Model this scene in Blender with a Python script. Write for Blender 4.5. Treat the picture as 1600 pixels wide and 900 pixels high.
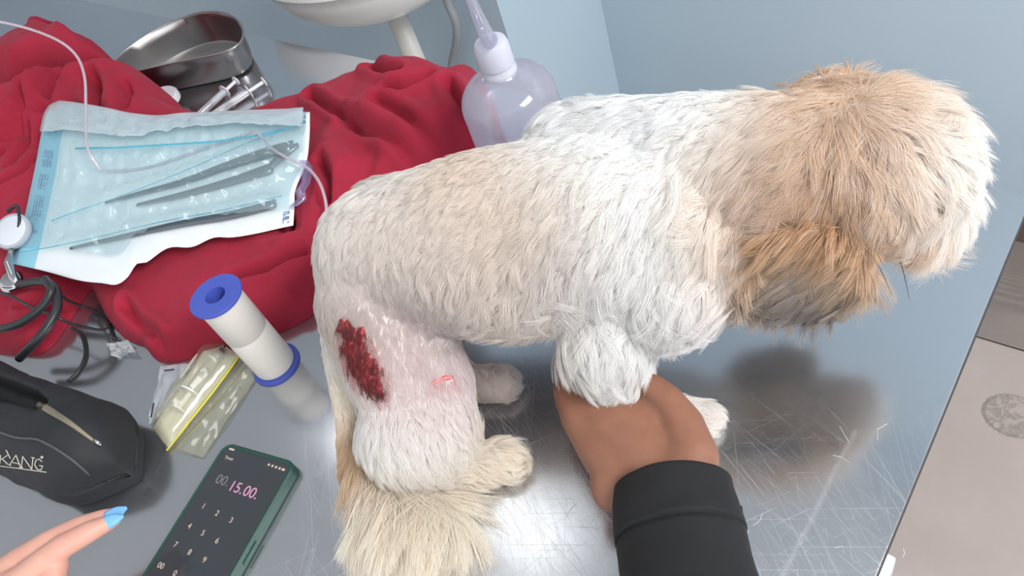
import bpy, bmesh, math, random
import numpy as np
from mathutils import Vector, Matrix, noise
from mathutils.bvhtree import BVHTree
from mathutils.kdtree import KDTree

for o in list(bpy.data.objects):
    bpy.data.objects.remove(o)
C = bpy.context.scene.collection
SC = bpy.context.scene
ZT = 0.85                                  # height of the table top above the floor
# ------------------------------------------------------------------ camera
F_PX, PITCH, ROLL, YAW = 1232.0, math.radians(47.6), math.radians(23.0), math.radians(-52.2)
CAM_H = 0.56                               # camera above the table top
_h = np.array([math.sin(YAW), math.cos(YAW), 0.0]); _r = np.array([math.cos(YAW), -math.sin(YAW), 0.0])
_f = math.cos(PITCH)*_h - math.sin(PITCH)*np.array([0, 0, 1.0])
_d = np.cross(_f, _r)
if _d[2] > 0: _d = -_d
CR = math.cos(ROLL)*_r + math.sin(ROLL)*_d
CD = -math.sin(ROLL)*_r + math.cos(ROLL)*_d
CF = _f
CAM = np.array([0, 0, ZT+CAM_H])
cam_d = bpy.data.cameras.new('camera'); cam = bpy.data.objects.new('camera', cam_d); C.objects.link(cam)
cam_d.sensor_width = 36; cam_d.lens = F_PX/1600*36; cam_d.clip_start = 0.02; cam_d.clip_end = 50
M = Matrix.Identity(4)
for i in range(3):
    M[i][0] = CR[i]; M[i][1] = -CD[i]; M[i][2] = -CF[i]; M[i][3] = CAM[i]
cam.matrix_world = M
SC.camera = cam
# ------------------------------------------------------------------ world, lamps, exposure
W = bpy.data.worlds.new('world'); SC.world = W; W.use_nodes = True
W.node_tree.nodes['Background'].inputs[0].default_value = (0.92, 0.96, 1.0, 1)
W.node_tree.nodes['Background'].inputs[1].default_value = 0.95
def area(name, loc, target, sx, sy, power, col, spread=180):
    l = bpy.data.lights.new(name, 'AREA'); l.shape = 'RECTANGLE'; l.size = sx; l.size_y = sy; l.energy = power; l.color = col; l.spread = math.radians(spread)
    o = bpy.data.objects.new(name, l); C.objects.link(o); o.location = loc
    o.rotation_euler = (Vector(target)-Vector(loc)).to_track_quat('-Z', 'Y').to_euler()
    o['kind'] = 'helper'
    return o
area('ceiling_lamp', (1.15, 0.46, 2.66), (0.1, 0.36, 0.6), 1.2, 1.2, 44, (1, 0.985, 0.97), 112)
area('ceiling_lamp_far', (-1.0, 0.44, 2.66), (-1.0, 0.44, 0), 1.0, 0.26, 2.1, (1, 0.985, 0.97))
area('front_fill', (1.5, -1.2, 2.2), (-0.3, 0.3, 0.9), 2.0, 1.6, 13, (0.93, 0.97, 1.0))  # added fill from the front right, its source unseen and assumed
vs = SC.view_settings
vs.view_transform = 'Standard'; vs.look = 'None'; vs.gamma = 1.0; vs.use_curve_mapping = False
vs.exposure = 0.26

# ------------------------------------------------------------------ helpers
def ray(px, py):
    return (px-800)*CR + (py-450)*CD + F_PX*CF
def at(px, py, h=0.0):
    """the place, h metres above the table top, that lies on a sight line of the photograph"""
    v = ray(px, py); k = (CAM_H-h)/-v[2]
    return Vector(CAM + v*k)
def lin(r, g, b):
    f = lambda c: (c/255/12.92) if c/255 <= 0.04045 else ((c/255+0.055)/1.055)**2.4
    return (f(r), f(g), f(b))
class Nt:
    def __init__(s, name):
        s.m = bpy.data.materials.new(name); s.m.use_nodes = True; s.t = s.m.node_tree
        s.b = s.t.nodes['Principled BSDF']; s.out = s.t.nodes['Material Output']
    def n(s, typ, **kw):
        x = s.t.nodes.new(typ)
        for k, v in kw.items():
            if k.startswith('i_'):
                x.inputs[k[2:].replace('_', ' ')].default_value = v
            else: setattr(x, k, v)
        return x
    def l(s, a, b): s.t.links.new(a, b)
    def noise(s, scale, detail=3, rough=0.5, vec=None, dim='3D', dist=0.0):
        x = s.n('ShaderNodeTexNoise'); x.inputs['Scale'].default_value = scale; x.inputs['Detail'].default_value = detail
        x.inputs['Roughness'].default_value = rough; x.inputs['Distortion'].default_value = dist
        if vec is not None: s.l(vec, x.inputs['Vector'])
        return x
    def mapping(s, vec, loc=(0,0,0), rot=(0,0,0), sc=(1,1,1)):
        x = s.n('ShaderNodeMapping'); x.inputs['Location'].default_value = loc; x.inputs['Rotation'].default_value = rot; x.inputs['Scale'].default_value = sc
        s.l(vec, x.inputs['Vector']); return x.outputs[0]
    def ramp(s, fac, stops):
        x = s.n('ShaderNodeValToRGB'); e = x.color_ramp.elements
        while len(e) < len(stops): e.new(0.5)
        for k, (p, c) in enumerate(stops):
            e[k].position = p; e[k].color = (*c, 1) if len(c) == 3 else c
        s.l(fac, x.inputs[0]); return x.outputs[0]
    def math(s, op, a, b=None, clamp=False):
        x = s.n('ShaderNodeMath', operation=op); x.use_clamp = clamp
        for k, v in ((0, a), (1, b)):
            if v is None: continue
            if isinstance(v, (int, float)): x.inputs[k].default_value = v
            else: s.l(v, x.inputs[k])
        return x.outputs[0]
    def mix(s, fac, a, b):
        x = s.n('ShaderNodeMix', data_type='RGBA')
        for k, v in ((0, fac), (6, a), (7, b)):
            if isinstance(v, (int, float)): x.inputs[k].default_value = v
            elif isinstance(v, tuple): x.inputs[k].default_value = (*v, 1) if len(v) == 3 else v
            else: s.l(v, x.inputs[k])
        return x.outputs[2]
    def bump(s, height, strength=0.3, dist=0.001):
        x = s.n('ShaderNodeBump'); x.inputs['Strength'].default_value = strength; x.inputs['Distance'].default_value = dist
        s.l(height, x.inputs['Height']); s.l(x.outputs[0], s.b.inputs['Normal']); return x
    def pos(s): return s.n('ShaderNodeNewGeometry').outputs['Position']
    def obj(s): return s.n('ShaderNodeTexCoord').outputs['Object']
    def uv(s): return s.n('ShaderNodeTexCoord').outputs['UV']
    def set(s, **kw):
        for k, v in kw.items():
            i = s.b.inputs[k.replace('_', ' ')]
            i.default_value = (*v, 1) if isinstance(v, tuple) and len(v) == 3 and i.type == 'RGBA' else v
        return s
def pm(name, col, rough=0.5, metal=0.0, bump=None, var=0.0, varscale=40, **kw):
    """plain procedural material with a little tone variation and relief"""
    t = Nt(name); t.set(Base_Color=col, Roughness=rough, Metallic=metal, **kw)
    if var:
        n = t.noise(varscale, 4, 0.6, t.obj())
        a = tuple(c*(1-var) for c in col); b = tuple(min(1, c*(1+var)) for c in col)
        t.l(t.ramp(n.outputs[0], [(0.3, a), (0.7, b)]), t.b.inputs['Base Color'])
    if bump:
        n = t.noise(bump[0], 4, 0.6, t.obj()); t.bump(n.outputs[0], bump[1], bump[2])
    return t.m
def smooth(me, ang=None):
    me.polygons.foreach_set('use_smooth', [True]*len(me.polygons))
    if ang is not None:
        try: me.set_sharp_from_angle(angle=math.radians(ang))
        except Exception: pass
def obj(name, me, m, parent=None):
    o = bpy.data.objects.new(name, me); C.objects.link(o)
    if m is not None:
        for mm in (m if isinstance(m, (list, tuple)) else [m]): me.materials.append(mm)
    if parent is not None: adopt(o, parent)
    return o
def adopt(o, parent):
    o.parent = parent
    o.matrix_parent_inverse = parent_world(parent).inverted()
def parent_world(p):
    m = p.matrix_basis.copy()
    if p.parent: m = parent_world(p.parent) @ p.matrix_parent_inverse @ m
    return m
def thing(name, label, cat, loc, group=None):
    o = bpy.data.objects.new(name, None); C.objects.link(o); o.location = loc; o.empty_display_size = 0.02
    tag(o, label, cat, group); return o
def tag(o, label, cat, group=None, kind=None):
    if label: o['label'] = label
    if cat: o['category'] = cat
    if group: o['group'] = group
    if kind: o['kind'] = kind
    return o
def dup(root, loc, rz=None, label=None):
    r = root.copy(); C.objects.link(r); r.location = loc
    if rz is not None: r.rotation_euler[2] = rz
    if label: r['label'] = label
    for ch in list(root.children):
        c = ch.copy(); C.objects.link(c); c.parent = r
        for g in list(ch.children):
            d = g.copy(); C.objects.link(d); d.parent = c
    return r
class MB:
    """collects shapes into one mesh"""
    def __init__(s): s.v = []; s.f = []; s.uv = None
    def add(s, vs, fs):
        k = len(s.v); s.v += [tuple(v) for v in vs]; s.f += [tuple(i+k for i in f) for f in fs]; return s
    def box(s, c, size, rz=0.0, bev=0.0):
        bm = bmesh.new(); bmesh.ops.create_cube(bm, size=1)
        for v in bm.verts: v.co = Vector((v.co.x*size[0], v.co.y*size[1], v.co.z*size[2]))
        if bev: bmesh.ops.bevel(bm, geom=bm.edges[:], offset=bev, segments=2, affect='EDGES', profile=0.6)
        R = Matrix.Rotation(rz, 3, 'Z'); bm.verts.index_update()
        s.add([R@v.co+Vector(c) for v in bm.verts], [[v.index for v in f.verts] for f in bm.faces]); bm.free(); return s
    def tube(s, pts, rad, n=10, cap=True, flat=1.0, up=None):
        pts = [Vector(p) for p in pts]; k = len(pts)
        rad = rad if isinstance(rad, (list, tuple)) else [rad]*k
        vs, fs = [], []; ref = None
        for i, p in enumerate(pts):
            t = (pts[min(i+1, k-1)]-pts[max(i-1, 0)]).normalized()
            if ref is None:
                ref = (Vector(up) if up else (Vector((0, 0, 1)) if abs(t.z) < 0.9 else Vector((1, 0, 0))))
            a = (ref-t*ref.dot(t)).normalized(); b = t.cross(a); ref = a
            for j in range(n):
                w = 2*math.pi*j/n
                vs.append(p+a*math.cos(w)*rad[i]*flat+b*math.sin(w)*rad[i])
        for i in range(k-1):
            for j in range(n):
                fs.append((i*n+j, i*n+(j+1) % n, (i+1)*n+(j+1) % n, (i+1)*n+j))
        if cap:
            fs.append(tuple(range(n-1, -1, -1))); fs.append(tuple((k-1)*n+j for j in range(n)))
        return s.add(vs, fs)
    def lathe(s, prof, n=40, base=(0, 0, 0), axis=(0, 0, 1), closed=False, sx=1.0):
        q = Vector((0, 0, 1)).rotation_difference(Vector(axis)); B = Vector(base); vs, fs = [], []
        for r, z in prof:
            for j in range(n):
                w = 2*math.pi*j/n
                vs.append(B+q@Vector((r*math.cos(w)*sx, r*math.sin(w), z)))
        k = len(prof)
        for i in range(k-1 if not closed else k):
            i2 = (i+1) % k
            for j in range(n):
                fs.append((i*n+j, i*n+(j+1) % n, i2*n+(j+1) % n, i2*n+j))
        return s.add(vs, fs)
    def grid(s, P, thick=0.0, nrm=None):
        """P[i][j] points; with thick, a closed sheet"""
        a, b = len(P), len(P[0]); flat = [Vector(p) for row in P for p in row]
        f = [(i*b+j, i*b+j+1, (i+1)*b+j+1, (i+1)*b+j) for i in range(a-1) for j in range(b-1)]
        if not thick: return s.add(flat, f)
        nr = []
        for i in range(a):
            for j in range(b):
                u = Vector(P[min(i+1, a-1)][j])-Vector(P[max(i-1, 0)][j]); v = Vector(P[i][min(j+1, b-1)])-Vector(P[i][max(j-1, 0)])
                n_ = u.cross(v)
                nr.append(n_.normalized() if n_.length > 0 else Vector((0, 0, 1)))
        low = [p-n_*thick for p, n_ in zip(flat, nr)]; N = len(flat)
        fs = list(f)+[tuple(N+k for k in reversed(q)) for q in f]
        loop = [j for j in range(b)]+[i*b+b-1 for i in range(1, a)]+[(a-1)*b+j for j in range(b-2, -1, -1)]+[i*b for i in range(a-2, 0, -1)]
        for k in range(len(loop)):
            p, q = loop[k], loop[(k+1) % len(loop)]; fs.append((q, p, N+p, N+q))
        return s.add(flat+low, fs)
    def prism(s, poly, z0, z1, fr=None):
        """poly: 2D outline; fr maps (x, y, z) to the world"""
        fr = fr or (lambda x, y, z: Vector((x, y, z))); n = len(poly)
        vs = [fr(x, y, z0) for x, y in poly]+[fr(x, y, z1) for x, y in poly]
        fs = [tuple(range(n-1, -1, -1)), tuple(range(n, 2*n))]+[(i, (i+1) % n, n+(i+1) % n, n+i) for i in range(n)]
        return s.add(vs, fs)
    def mesh(s, name, sm=None):
        me = bpy.data.meshes.new(name); me.from_pydata(s.v, [], s.f); me.update()
        bm = bmesh.new(); bm.from_mesh(me); bmesh.ops.recalc_face_normals(bm, faces=bm.faces[:]); bm.to_mesh(me); bm.free()
        if sm is not None: smooth(me, sm if sm > 0 else None)
        return me
    def build(s, name, m, parent=None, sm=None): return obj(name, s.mesh(name, sm), m, parent)
def spline(pts, n=8):
    """Catmull-Rom through the points"""
    P = [np.array(p, float) for p in pts]; P = [2*P[0]-P[1]]+P+[2*P[-1]-P[-2]]; out = []
    for i in range(1, len(P)-2):
        for k in range(n):
            t = k/n
            out.append(0.5*((2*P[i])+(-P[i-1]+P[i+1])*t+(2*P[i-1]-5*P[i]+4*P[i+1]-P[i+2])*t*t+(-P[i-1]+3*P[i]-3*P[i+1]+P[i+2])*t**3))
    out.append(P[-2]); return out
def rounded(w, h, r, n=6):
    out = []
    for cx, cy, a0 in ((w/2-r, h/2-r, 0), (-w/2+r, h/2-r, 90), (-w/2+r, -h/2+r, 180), (w/2-r, -h/2+r, 270)):
        for k in range(n+1):
            a = math.radians(a0+90*k/n); out.append((cx+r*math.cos(a), cy+r*math.sin(a)))
    return out
def sculpt(name, blobs, voxel, it=6, factor=0.6):
    """one continuous surface from overlapping tapered limbs and ellipsoids"""
    mb = MB()
    for b in blobs:
        if b[0] == 'c':                                            # chain of (point, radius)
            ch = b[1]
            for (p, r), (q, s_) in zip(ch[:-1], ch[1:]):
                p = Vector(p); q = Vector(q); L = (q-p).length; t = (q-p).normalized() if L > 1e-6 else Vector((0, 0, 1))
                prof = []
                for k in range(7):
                    a = math.pi/2*k/6; prof.append((max(1e-5, r*math.sin(a)), -r*math.cos(a)))
                for k in range(7):
                    a = math.pi/2*k/6; prof.append((max(1e-5, s_*math.cos(a)), L+s_*math.sin(a)))
                mb.lathe(prof, 20, p, t)
        else:                                                      # ellipsoid: centre, 3 half-axis vectors
            c, A = Vector(b[1]), [Vector(x) for x in b[2]]
            bm = bmesh.new(); bmesh.ops.create_uvsphere(bm, u_segments=24, v_segments=14, radius=1); bm.verts.index_update()
            mb.add([c+A[0]*v.co.x+A[1]*v.co.y+A[2]*v.co.z for v in bm.verts], [[v.index for v in f.verts] for f in bm.faces]); bm.free()
    me = mb.mesh(name)
    o = bpy.data.objects.new(name, me); C.objects.link(o)
    rm = o.modifiers.new('r', 'REMESH'); rm.mode = 'VOXEL'; rm.voxel_size = voxel
    sm = o.modifiers.new('s', 'SMOOTH'); sm.factor = factor; sm.iterations = it
    dg = bpy.context.evaluated_depsgraph_get()
    res = bpy.data.meshes.new_from_object(o.evaluated_get(dg)); res.name = name
    bpy.data.objects.remove(o)
    res.materials.clear(); smooth(res); return res
def fb(p, sc=1.0, oct=3):
    return noise.fractal(Vector(p)*sc, 1.0, 2.0, oct)
# ------------------------------------------------------------------ the room
def structure(o): o['kind'] = 'structure'; return o
# wall paint
t = Nt('blue_wall_paint'); n = t.noise(1.3, 3, 0.5, t.pos())
t.l(t.ramp(n.outputs[0], [(0.35, lin(176, 194, 207)), (0.7, lin(186, 202, 213))]), t.b.inputs['Base Color'])
t.set(Roughness=0.45); n2 = t.noise(160, 2, 0.5, t.pos()); t.bump(n2.outputs[0], 0.12, 0.001); M_WALL = t.m
M_WHITEWALL = pm('white_wall_paint', lin(225, 228, 230), 0.7, var=0.03, varscale=3)
M_CEIL = pm('ceiling_paint', lin(235, 236, 236), 0.8, var=0.02, varscale=4)
# floor tiles: 60 cm, dusty beige, one of them with the dirty print of a shoe
t = Nt('beige_floor_tile'); n = t.noise(7, 5, 0.6, t.pos()); n2 = t.noise(60, 3, 0.6, t.pos())
base = t.mix(t.math('MULTIPLY', n2.outputs[0], 0.35), t.ramp(n.outputs[0], [(0.3, lin(156, 143, 136)), (0.72, lin(165, 152, 145))]), lin(150, 138, 130))
c = at(1583, 650, -ZT)
mp = t.mapping(t.pos(), loc=(-c.x, -c.y, 0), sc=(1, 1, 1))
sep = t.n('ShaderNodeSeparateXYZ'); t.l(mp, sep.inputs[0])
dx = t.math('DIVIDE', sep.outputs[0], 0.052); dy = t.math('DIVIDE', sep.outputs[1], 0.046)
rr = t.math('SQRT', t.math('ADD', t.math('MULTIPLY', dx, dx), t.math('MULTIPLY', dy, dy)))
n3 = t.noise(38, 4, 0.65, t.pos(), dist=1.5)
ins = t.math('LESS_THAN', t.math('ADD', rr, t.math('MULTIPLY', t.math('SUBTRACT', n3.outputs[0], 0.5), 0.25)), 0.96)
ringm = t.math('MULTIPLY', ins, t.math('GREATER_THAN', rr, 0.84))
smud = t.ramp(n3.outputs[0], [(0.44, (0.08, 0.08, 0.08)), (0.54, (0.85, 0.85, 0.85)), (0.7, (0.25, 0.25, 0.25))])
msk = t.math('MULTIPLY', ins, t.math('ADD', smud, t.math('MULTIPLY', ringm, 0.4), True), True)
t.l(t.mix(t.math('MULTIPLY', msk, 0.8), base, lin(112, 102, 96)), t.b.inputs['Base Color'])
t.set(Roughness=0.32); t.bump(n2.outputs[0], 0.05, 0.001); M_TILE = t.m
M_GROUT = pm('grout', lin(120, 110, 104), 0.9)
WALL_L, WALL_R, SEAM = 1.00, 1.32, -0.985      # left part of the wall stands forward of the right part
mb = MB(); mb.box((-1.1, -0.2, -0.05), (6.4, 3.2, 0.094)); floor = structure(mb.build('floor', M_GROUT))
TS = 0.6
tb = MB(); tb.box((0, 0, -0.004), (TS-0.004, TS-0.004, 0.008), bev=0.0012); tile_me = tb.mesh('tile')
tile_me.materials.append(M_TILE)
for i in range(-5, 4):
    for j in range(-3, 3):
        cx = 0.22-TS/2+i*TS; cy = 1.0475-TS/2+j*TS
        o = bpy.data.objects.new('tile', tile_me); C.objects.link(o); adopt(o, floor); o.location = (cx, cy, 0.001)
for k in range(9):                               # the last row, cut at the wall
    cx = 0.22-TS/2+(k-5)*TS
    o = MB().box((cx, (1.0495+WALL_R)/2, -0.003), (TS-0.004, WALL_R-1.0495, 0.008), bev=0.0012).build('tile', M_TILE, floor)
mb = MB(); mb.box(((SEAM-4.2)/2, WALL_L+0.4, 1.35), (SEAM+4.2, 0.8, 2.7)); structure(mb.build('wall_left', M_WALL))
mb = MB(); mb.box((0.6, WALL_R+0.1, 1.35), (3.2, 0.2, 2.7)); structure(mb.build('wall_back', M_WALL))
mb = MB(); mb.box((-1.1, -0.2, 2.75), (6.4, 3.4, 0.1)); structure(mb.build('ceiling', M_CEIL))
mb = MB(); mb.box((-4.25, -0.2, 1.35), (0.1, 3.2, 2.7)); structure(mb.build('wall_far', M_WHITEWALL))
mb = MB(); mb.box((0.6, WALL_R-0.006, 0.045), (3.15, 0.012, 0.09), bev=0.003)
structure(mb.build('baseboard_back', pm('brown_baseboard', lin(104, 86, 78), 0.5, var=0.1)))
# ------------------------------------------------------------------ steel examination table
X0, X1, Y0, Y1 = -2.30, -0.030, -0.26, 0.575
t = Nt('scratched_steel'); P = t.pos()
mask_n = t.noise(2.6, 3, 0.6, t.mapping(P, loc=(0.35, 0.1, 0)))
sp = t.n('ShaderNodeSeparateXYZ'); t.l(P, sp.inputs[0])
# worn zone: the near right half of the top, where animals stand
wx = t.n('ShaderNodeMapRange'); t.l(sp.outputs[0], wx.inputs[0]); wx.inputs[1].default_value = -0.52; wx.inputs[2].default_value = -0.32
wy = t.n('ShaderNodeMapRange'); t.l(sp.outputs[1], wy.inputs[0]); wy.inputs[1].default_value = 0.36; wy.inputs[2].default_value = 0.16
zone = t.math('MULTIPLY', wx.outputs[0], wy.outputs[0])
scr = None
for k, (ang, s1, s2, th) in enumerate(((0.3, 5, 420, 0.665), (1.05, 6, 360, 0.685), (-0.5, 4, 460, 0.68), (2.2, 7, 300, 0.69), (0.75, 3, 520, 0.66), (-1.2, 6, 380, 0.70), (0.5, 9, 260, 0.69))):
    mp = t.mapping(t.mapping(P, rot=(0, 0, ang)), sc=(s1*1.5, s2*4.2, 1), loc=(k*3.1, k*1.7, 0))
    nz = t.noise(1.0, 2, 0.55, mp, dist=0.35)
    mk = t.n('ShaderNodeMapRange'); t.l(nz.outputs[0], mk.inputs[0]); mk.inputs[1].default_value = th-0.03; mk.inputs[2].default_value = th+0.06
    mv = mk.outputs[0]
    scr = mv if scr is None else t.math('MAXIMUM', scr, mv)
# one long scuff running to the right edge
a, b = at(1338, 672), at(1225, 895); dv = (b-a).normalized()
sub = t.n('ShaderNodeVectorMath', operation='SUBTRACT'); t.l(P, sub.inputs[0]); sub.inputs[1].default_value = a
def dotn(v):
    x = t.n('ShaderNodeVectorMath', operation='DOT_PRODUCT'); t.l(sub.outputs[0], x.inputs[0]); x.inputs[1].default_value = v; return x.outputs['Value']
wob = t.noise(30, 3, 0.6, P)
across = t.math('ABSOLUTE', t.math('ADD', dotn((-dv.y, dv.x, 0)), t.math('MULTIPLY', t.math('SUBTRACT', wob.outputs[0], 0.5), 0.004)))
along = dotn((dv.x, dv.y, 0))
sc_a = t.n('ShaderNodeMapRange'); t.l(across, sc_a.inputs[0]); sc_a.inputs[1].default_value = 0.0028; sc_a.inputs[2].default_value = 0.0005
sc_b = t.math('MULTIPLY', t.math('GREATER_THAN', along, 0.0), t.math('LESS_THAN', along, 0.15))
fine = t.noise(260, 2, 0.6, P)
scuff = t.math('MULTIPLY', t.math('MULTIPLY', sc_a.outputs[0], sc_b), t.math('ADD', fine.outputs[0], 0.15), True)
heavy = t.math('MAXIMUM', t.math('MULTIPLY', scr, t.math('ADD', t.math('MULTIPLY', zone, 0.5), 0.03)), t.math('MULTIPLY', scuff, 0.20))
smear = t.noise(9, 5, 0.65, P); haze = t.noise(45, 4, 0.7, t.mapping(t.mapping(P, rot=(0, 0, 0.6)), sc=(1, 5, 1)))
r0 = t.n('ShaderNodeMapRange'); t.l(smear.outputs[0], r0.inputs[0]); r0.inputs[1].default_value = 0.3; r0.inputs[2].default_value = 0.75; r0.inputs[3].default_value = 0.11; r0.inputs[4].default_value = 0.20
rough = t.math('ADD', r0.outputs[0], t.math('ADD', t.math('MULTIPLY', heavy, 0.4), t.math('MULTIPLY', t.math('MULTIPLY', zone, haze.outputs[0]), 0.14)), True)
t.l(rough, t.b.inputs['Roughness'])
t.l(t.mix(heavy, lin(196, 198, 202), lin(226, 226, 226)), t.b.inputs['Base Color'])
t.l(t.math('SUBTRACT', 0.93, t.math('MULTIPLY', heavy, 0.55)), t.b.inputs['Metallic'])
hb = t.math('ADD', t.math('MULTIPLY', heavy, -0.6), t.math('MULTIPLY', haze.outputs[0], 0.12))
t.bump(hb, 0.07, 0.0005); M_STEEL_TOP = t.m
M_STEEL = pm('brushed_steel', lin(185, 188, 192), 0.28, 1.0, var=0.05, varscale=60)
M_WPLASTIC = pm('white_plastic', lin(222, 228, 234), 0.4, var=0.02, varscale=20)
M_RIMSHADE = pm('rim_shade_dark', lin(52, 50, 50), 0.7)
tab = thing('examination_table', 'scratched stainless steel examination table the dog stands on', 'table', ((X0+X1)/2, (Y0+Y1)/2, 0.0))
mb = MB(); mb.box(((X0+X1)/2, (Y0+Y1)/2, ZT-0.002), (X1-X0, Y1-Y0, 0.004), bev=0.0012); mb.build('tabletop', M_STEEL_TOP, tab, 35)
mb = MB(); mb.box((X1-0.003, (Y0+Y1)/2, ZT-0.020), (0.003, Y1-Y0-0.004, 0.032)); mb.box((X0+0.003, (Y0+Y1)/2, ZT-0.020), (0.003, Y1-Y0-0.004, 0.032))
mb.box(((X0+X1)/2, Y0+0.003, ZT-0.020), (X1-X0-0.01, 0.003, 0.032)); mb.box(((X0+X1)/2, Y1-0.003, ZT-0.020), (X1-X0-0.01, 0.003, 0.032)); mb.build('apron', M_STEEL, tab)
mb = MB(); mb.box((X1-0.0005, (Y0+Y1)/2, ZT-0.006), (0.003, Y1-Y0, 0.005), bev=0.001); mb.build('rim_shade_strip', M_RIMSHADE, tab)  # dark strip painting the shadow under the right rim
for lx in (X0+0.14, X1-0.12):
    for ly in (Y0+0.08, Y1-0.08):
        MB().tube([(lx, ly, 0.03), (lx, ly, ZT-0.035)], 0.019, 16).build('leg', M_STEEL, tab, 40)
        MB().box((lx+(0.03 if lx > -0.5 else -0.03), ly+(0.015 if ly > 0 else 0), 0.035), (0.13, 0.06, 0.07), bev=0.006).build('foot', M_WPLASTIC, tab, 40)
MB().box(((X0+X1)/2, (Y0+Y1)/2, 0.22), (X1-X0-0.36, 0.03, 0.03)).build('stretcher', M_STEEL, tab)

# ------------------------------------------------------------------ the dog
dog = thing('dog', 'small white and tan dog with a raw red wound on its thigh', 'dog', at(760, 640, 0))
L3 = Vector((-0.6, 0.8, 0)); D3 = Vector((0.8, 0.6, 0)); UP = Vector((0, 0, 1))
HD = Vector((0.86, 0.51, 0)).normalized(); HL = Vector((-HD.y, HD.x, 0))           # facing and left side of the head
skull = at(1338, 262, 0.180)
blobs = [
 ('c', [(at(615, 405, .136), .062), (at(765, 382, .147), .070), (at(950, 350, .154), .069), (at(1045, 330, .160), .060)]),
 ('c', [(at(900, 250, .178), .040), (at(1080, 262, .182), .048), (at(1225, 268, .185), .046), (skull, .046)]),
 ('c', [(at(1040, 420, .130), .050), (at(1090, 380, .140), .046), (at(1190, 320, .165), .040)]),
 # near foreleg
 ('c', [(at(960, 420, .130), .046), (at(945, 520, .098), .034), (at(960, 590, .062), .024), (at(1005, 640, .030), .016), (at(1085, 655, .014), .0145), (at(1100, 652, .013), .013)]),
 # far foreleg
 ('c', [(at(960, 420, .130)+L3*.05, .036), (at(960, 500, .09)+L3*.045, .024), (at(950, 560, .02)+L3*.03, .014), (at(985, 560, .014)+L3*.03, .013)]),
 # near hind leg
 ('c', [(at(590, 470, .125), .048), (at(622, 560, .092), .045), (at(652, 625, .064), .041), (at(654, 668, .052), .047), (at(648, 705, .040), .036), (at(640, 735, .020), .018), (at(720, 728, .017), .017), (at(785, 718, .016), .0155)]),
 ('c', [(at(640, 500, .105), .034), (at(690, 590, .080), .024), (at(690, 650, .062), .026)]),
 # far hind leg
 ('c', [(at(600, 430, .125)+L3*.055, .042), (at(660, 520, .085)+L3*.05, .032), (at(690, 600, .035)+L3*.03, .018), (at(720, 605, .016)+L3*.005, .016), (at(785, 598, .015), .015)]),
 # head
 ('e', skull, [HD*.054, HL*.054, UP*.046]),
 ('e', skull+HD*.030+UP*.002, [HD*.032, HL*.044, UP*.036]),
 ('c', [(skull+HD*.026-UP*.018, .034), (skull+HD*.046-UP*.042, .026)]),
 ('c', [(skull+HD*.030-UP*.030+HL*.020, .022), (skull+HD*.044-UP*.050+HL*.010, .018)]),
 ('c', [(skull+HD*.030-UP*.030-HL*.020, .022), (skull+HD*.044-UP*.050-HL*.010, .018)]),
]
M_SKIN = Nt('pale_dog_skin'); nn = M_SKIN.noise(60, 4, 0.6, M_SKIN.pos())
M_SKIN.l(M_SKIN.ramp(nn.outputs[0], [(0.3, lin(190, 180, 177)), (0.7, lin(206, 197, 193))]), M_SKIN.b.inputs['Base Color']); M_SKIN.set(Roughness=0.6); M_SKIN = M_SKIN.m
body_me = sculpt('body', blobs, 0.0035, 8)
body = obj('body', body_me, M_SKIN, dog)
def bvh_of(me):
    v = np.empty(len(me.vertices)*3, np.float32); me.vertices.foreach_get('co', v); v = v.reshape(-1, 3)
    me.calc_loop_triangles(); tr = np.empty(len(me.loop_triangles)*3, np.int32); me.loop_triangles.foreach_get('vertices', tr); tr = tr.reshape(-1, 3)
    return v.astype(float), tr, BVHTree.FromPolygons([tuple(x) for x in v], [tuple(x) for x in tr])
def hit(tree, px, py):
    d_ = Vector(ray(px, py)).normalized(); loc, nr, i, ds = tree.ray_cast(Vector(CAM), d_)
    if loc is None:                                        # just outside the outline: the nearest place on the body
        best = None
        for k in range(200):
            q = Vector(CAM)+d_*(0.25+k*0.003); r_ = tree.find_nearest(q)
            if best is None or r_[3] < best[3]: best = r_
        loc = best[0]
    return loc
M_FUR = Nt('fur'); at_ = M_FUR.n('ShaderNodeAttribute', attribute_name='fur_color')
fd = M_FUR.n('ShaderNodeBsdfDiffuse'); ft = M_FUR.n('ShaderNodeBsdfTranslucent'); fg = M_FUR.n('ShaderNodeBsdfGlossy'); fg.inputs['Roughness'].default_value = 0.45
for q in (fd, ft): M_FUR.l(at_.outputs['Color'], q.inputs['Color'])
fm = M_FUR.n('ShaderNodeMixShader'); fm.inputs[0].default_value = 0.42; M_FUR.l(fd.outputs[0], fm.inputs[1]); M_FUR.l(ft.outputs[0], fm.inputs[2])
fm2 = M_FUR.n('ShaderNodeMixShader'); fm2.inputs[0].default_value = 0.05; M_FUR.l(fm.outputs[0], fm2.inputs[1]); M_FUR.l(fg.outputs[0], fm2.inputs[2])
M_FUR.l(fm2.outputs[0], M_FUR.out.inputs['Surface']); M_FUR = M_FUR.m

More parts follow.
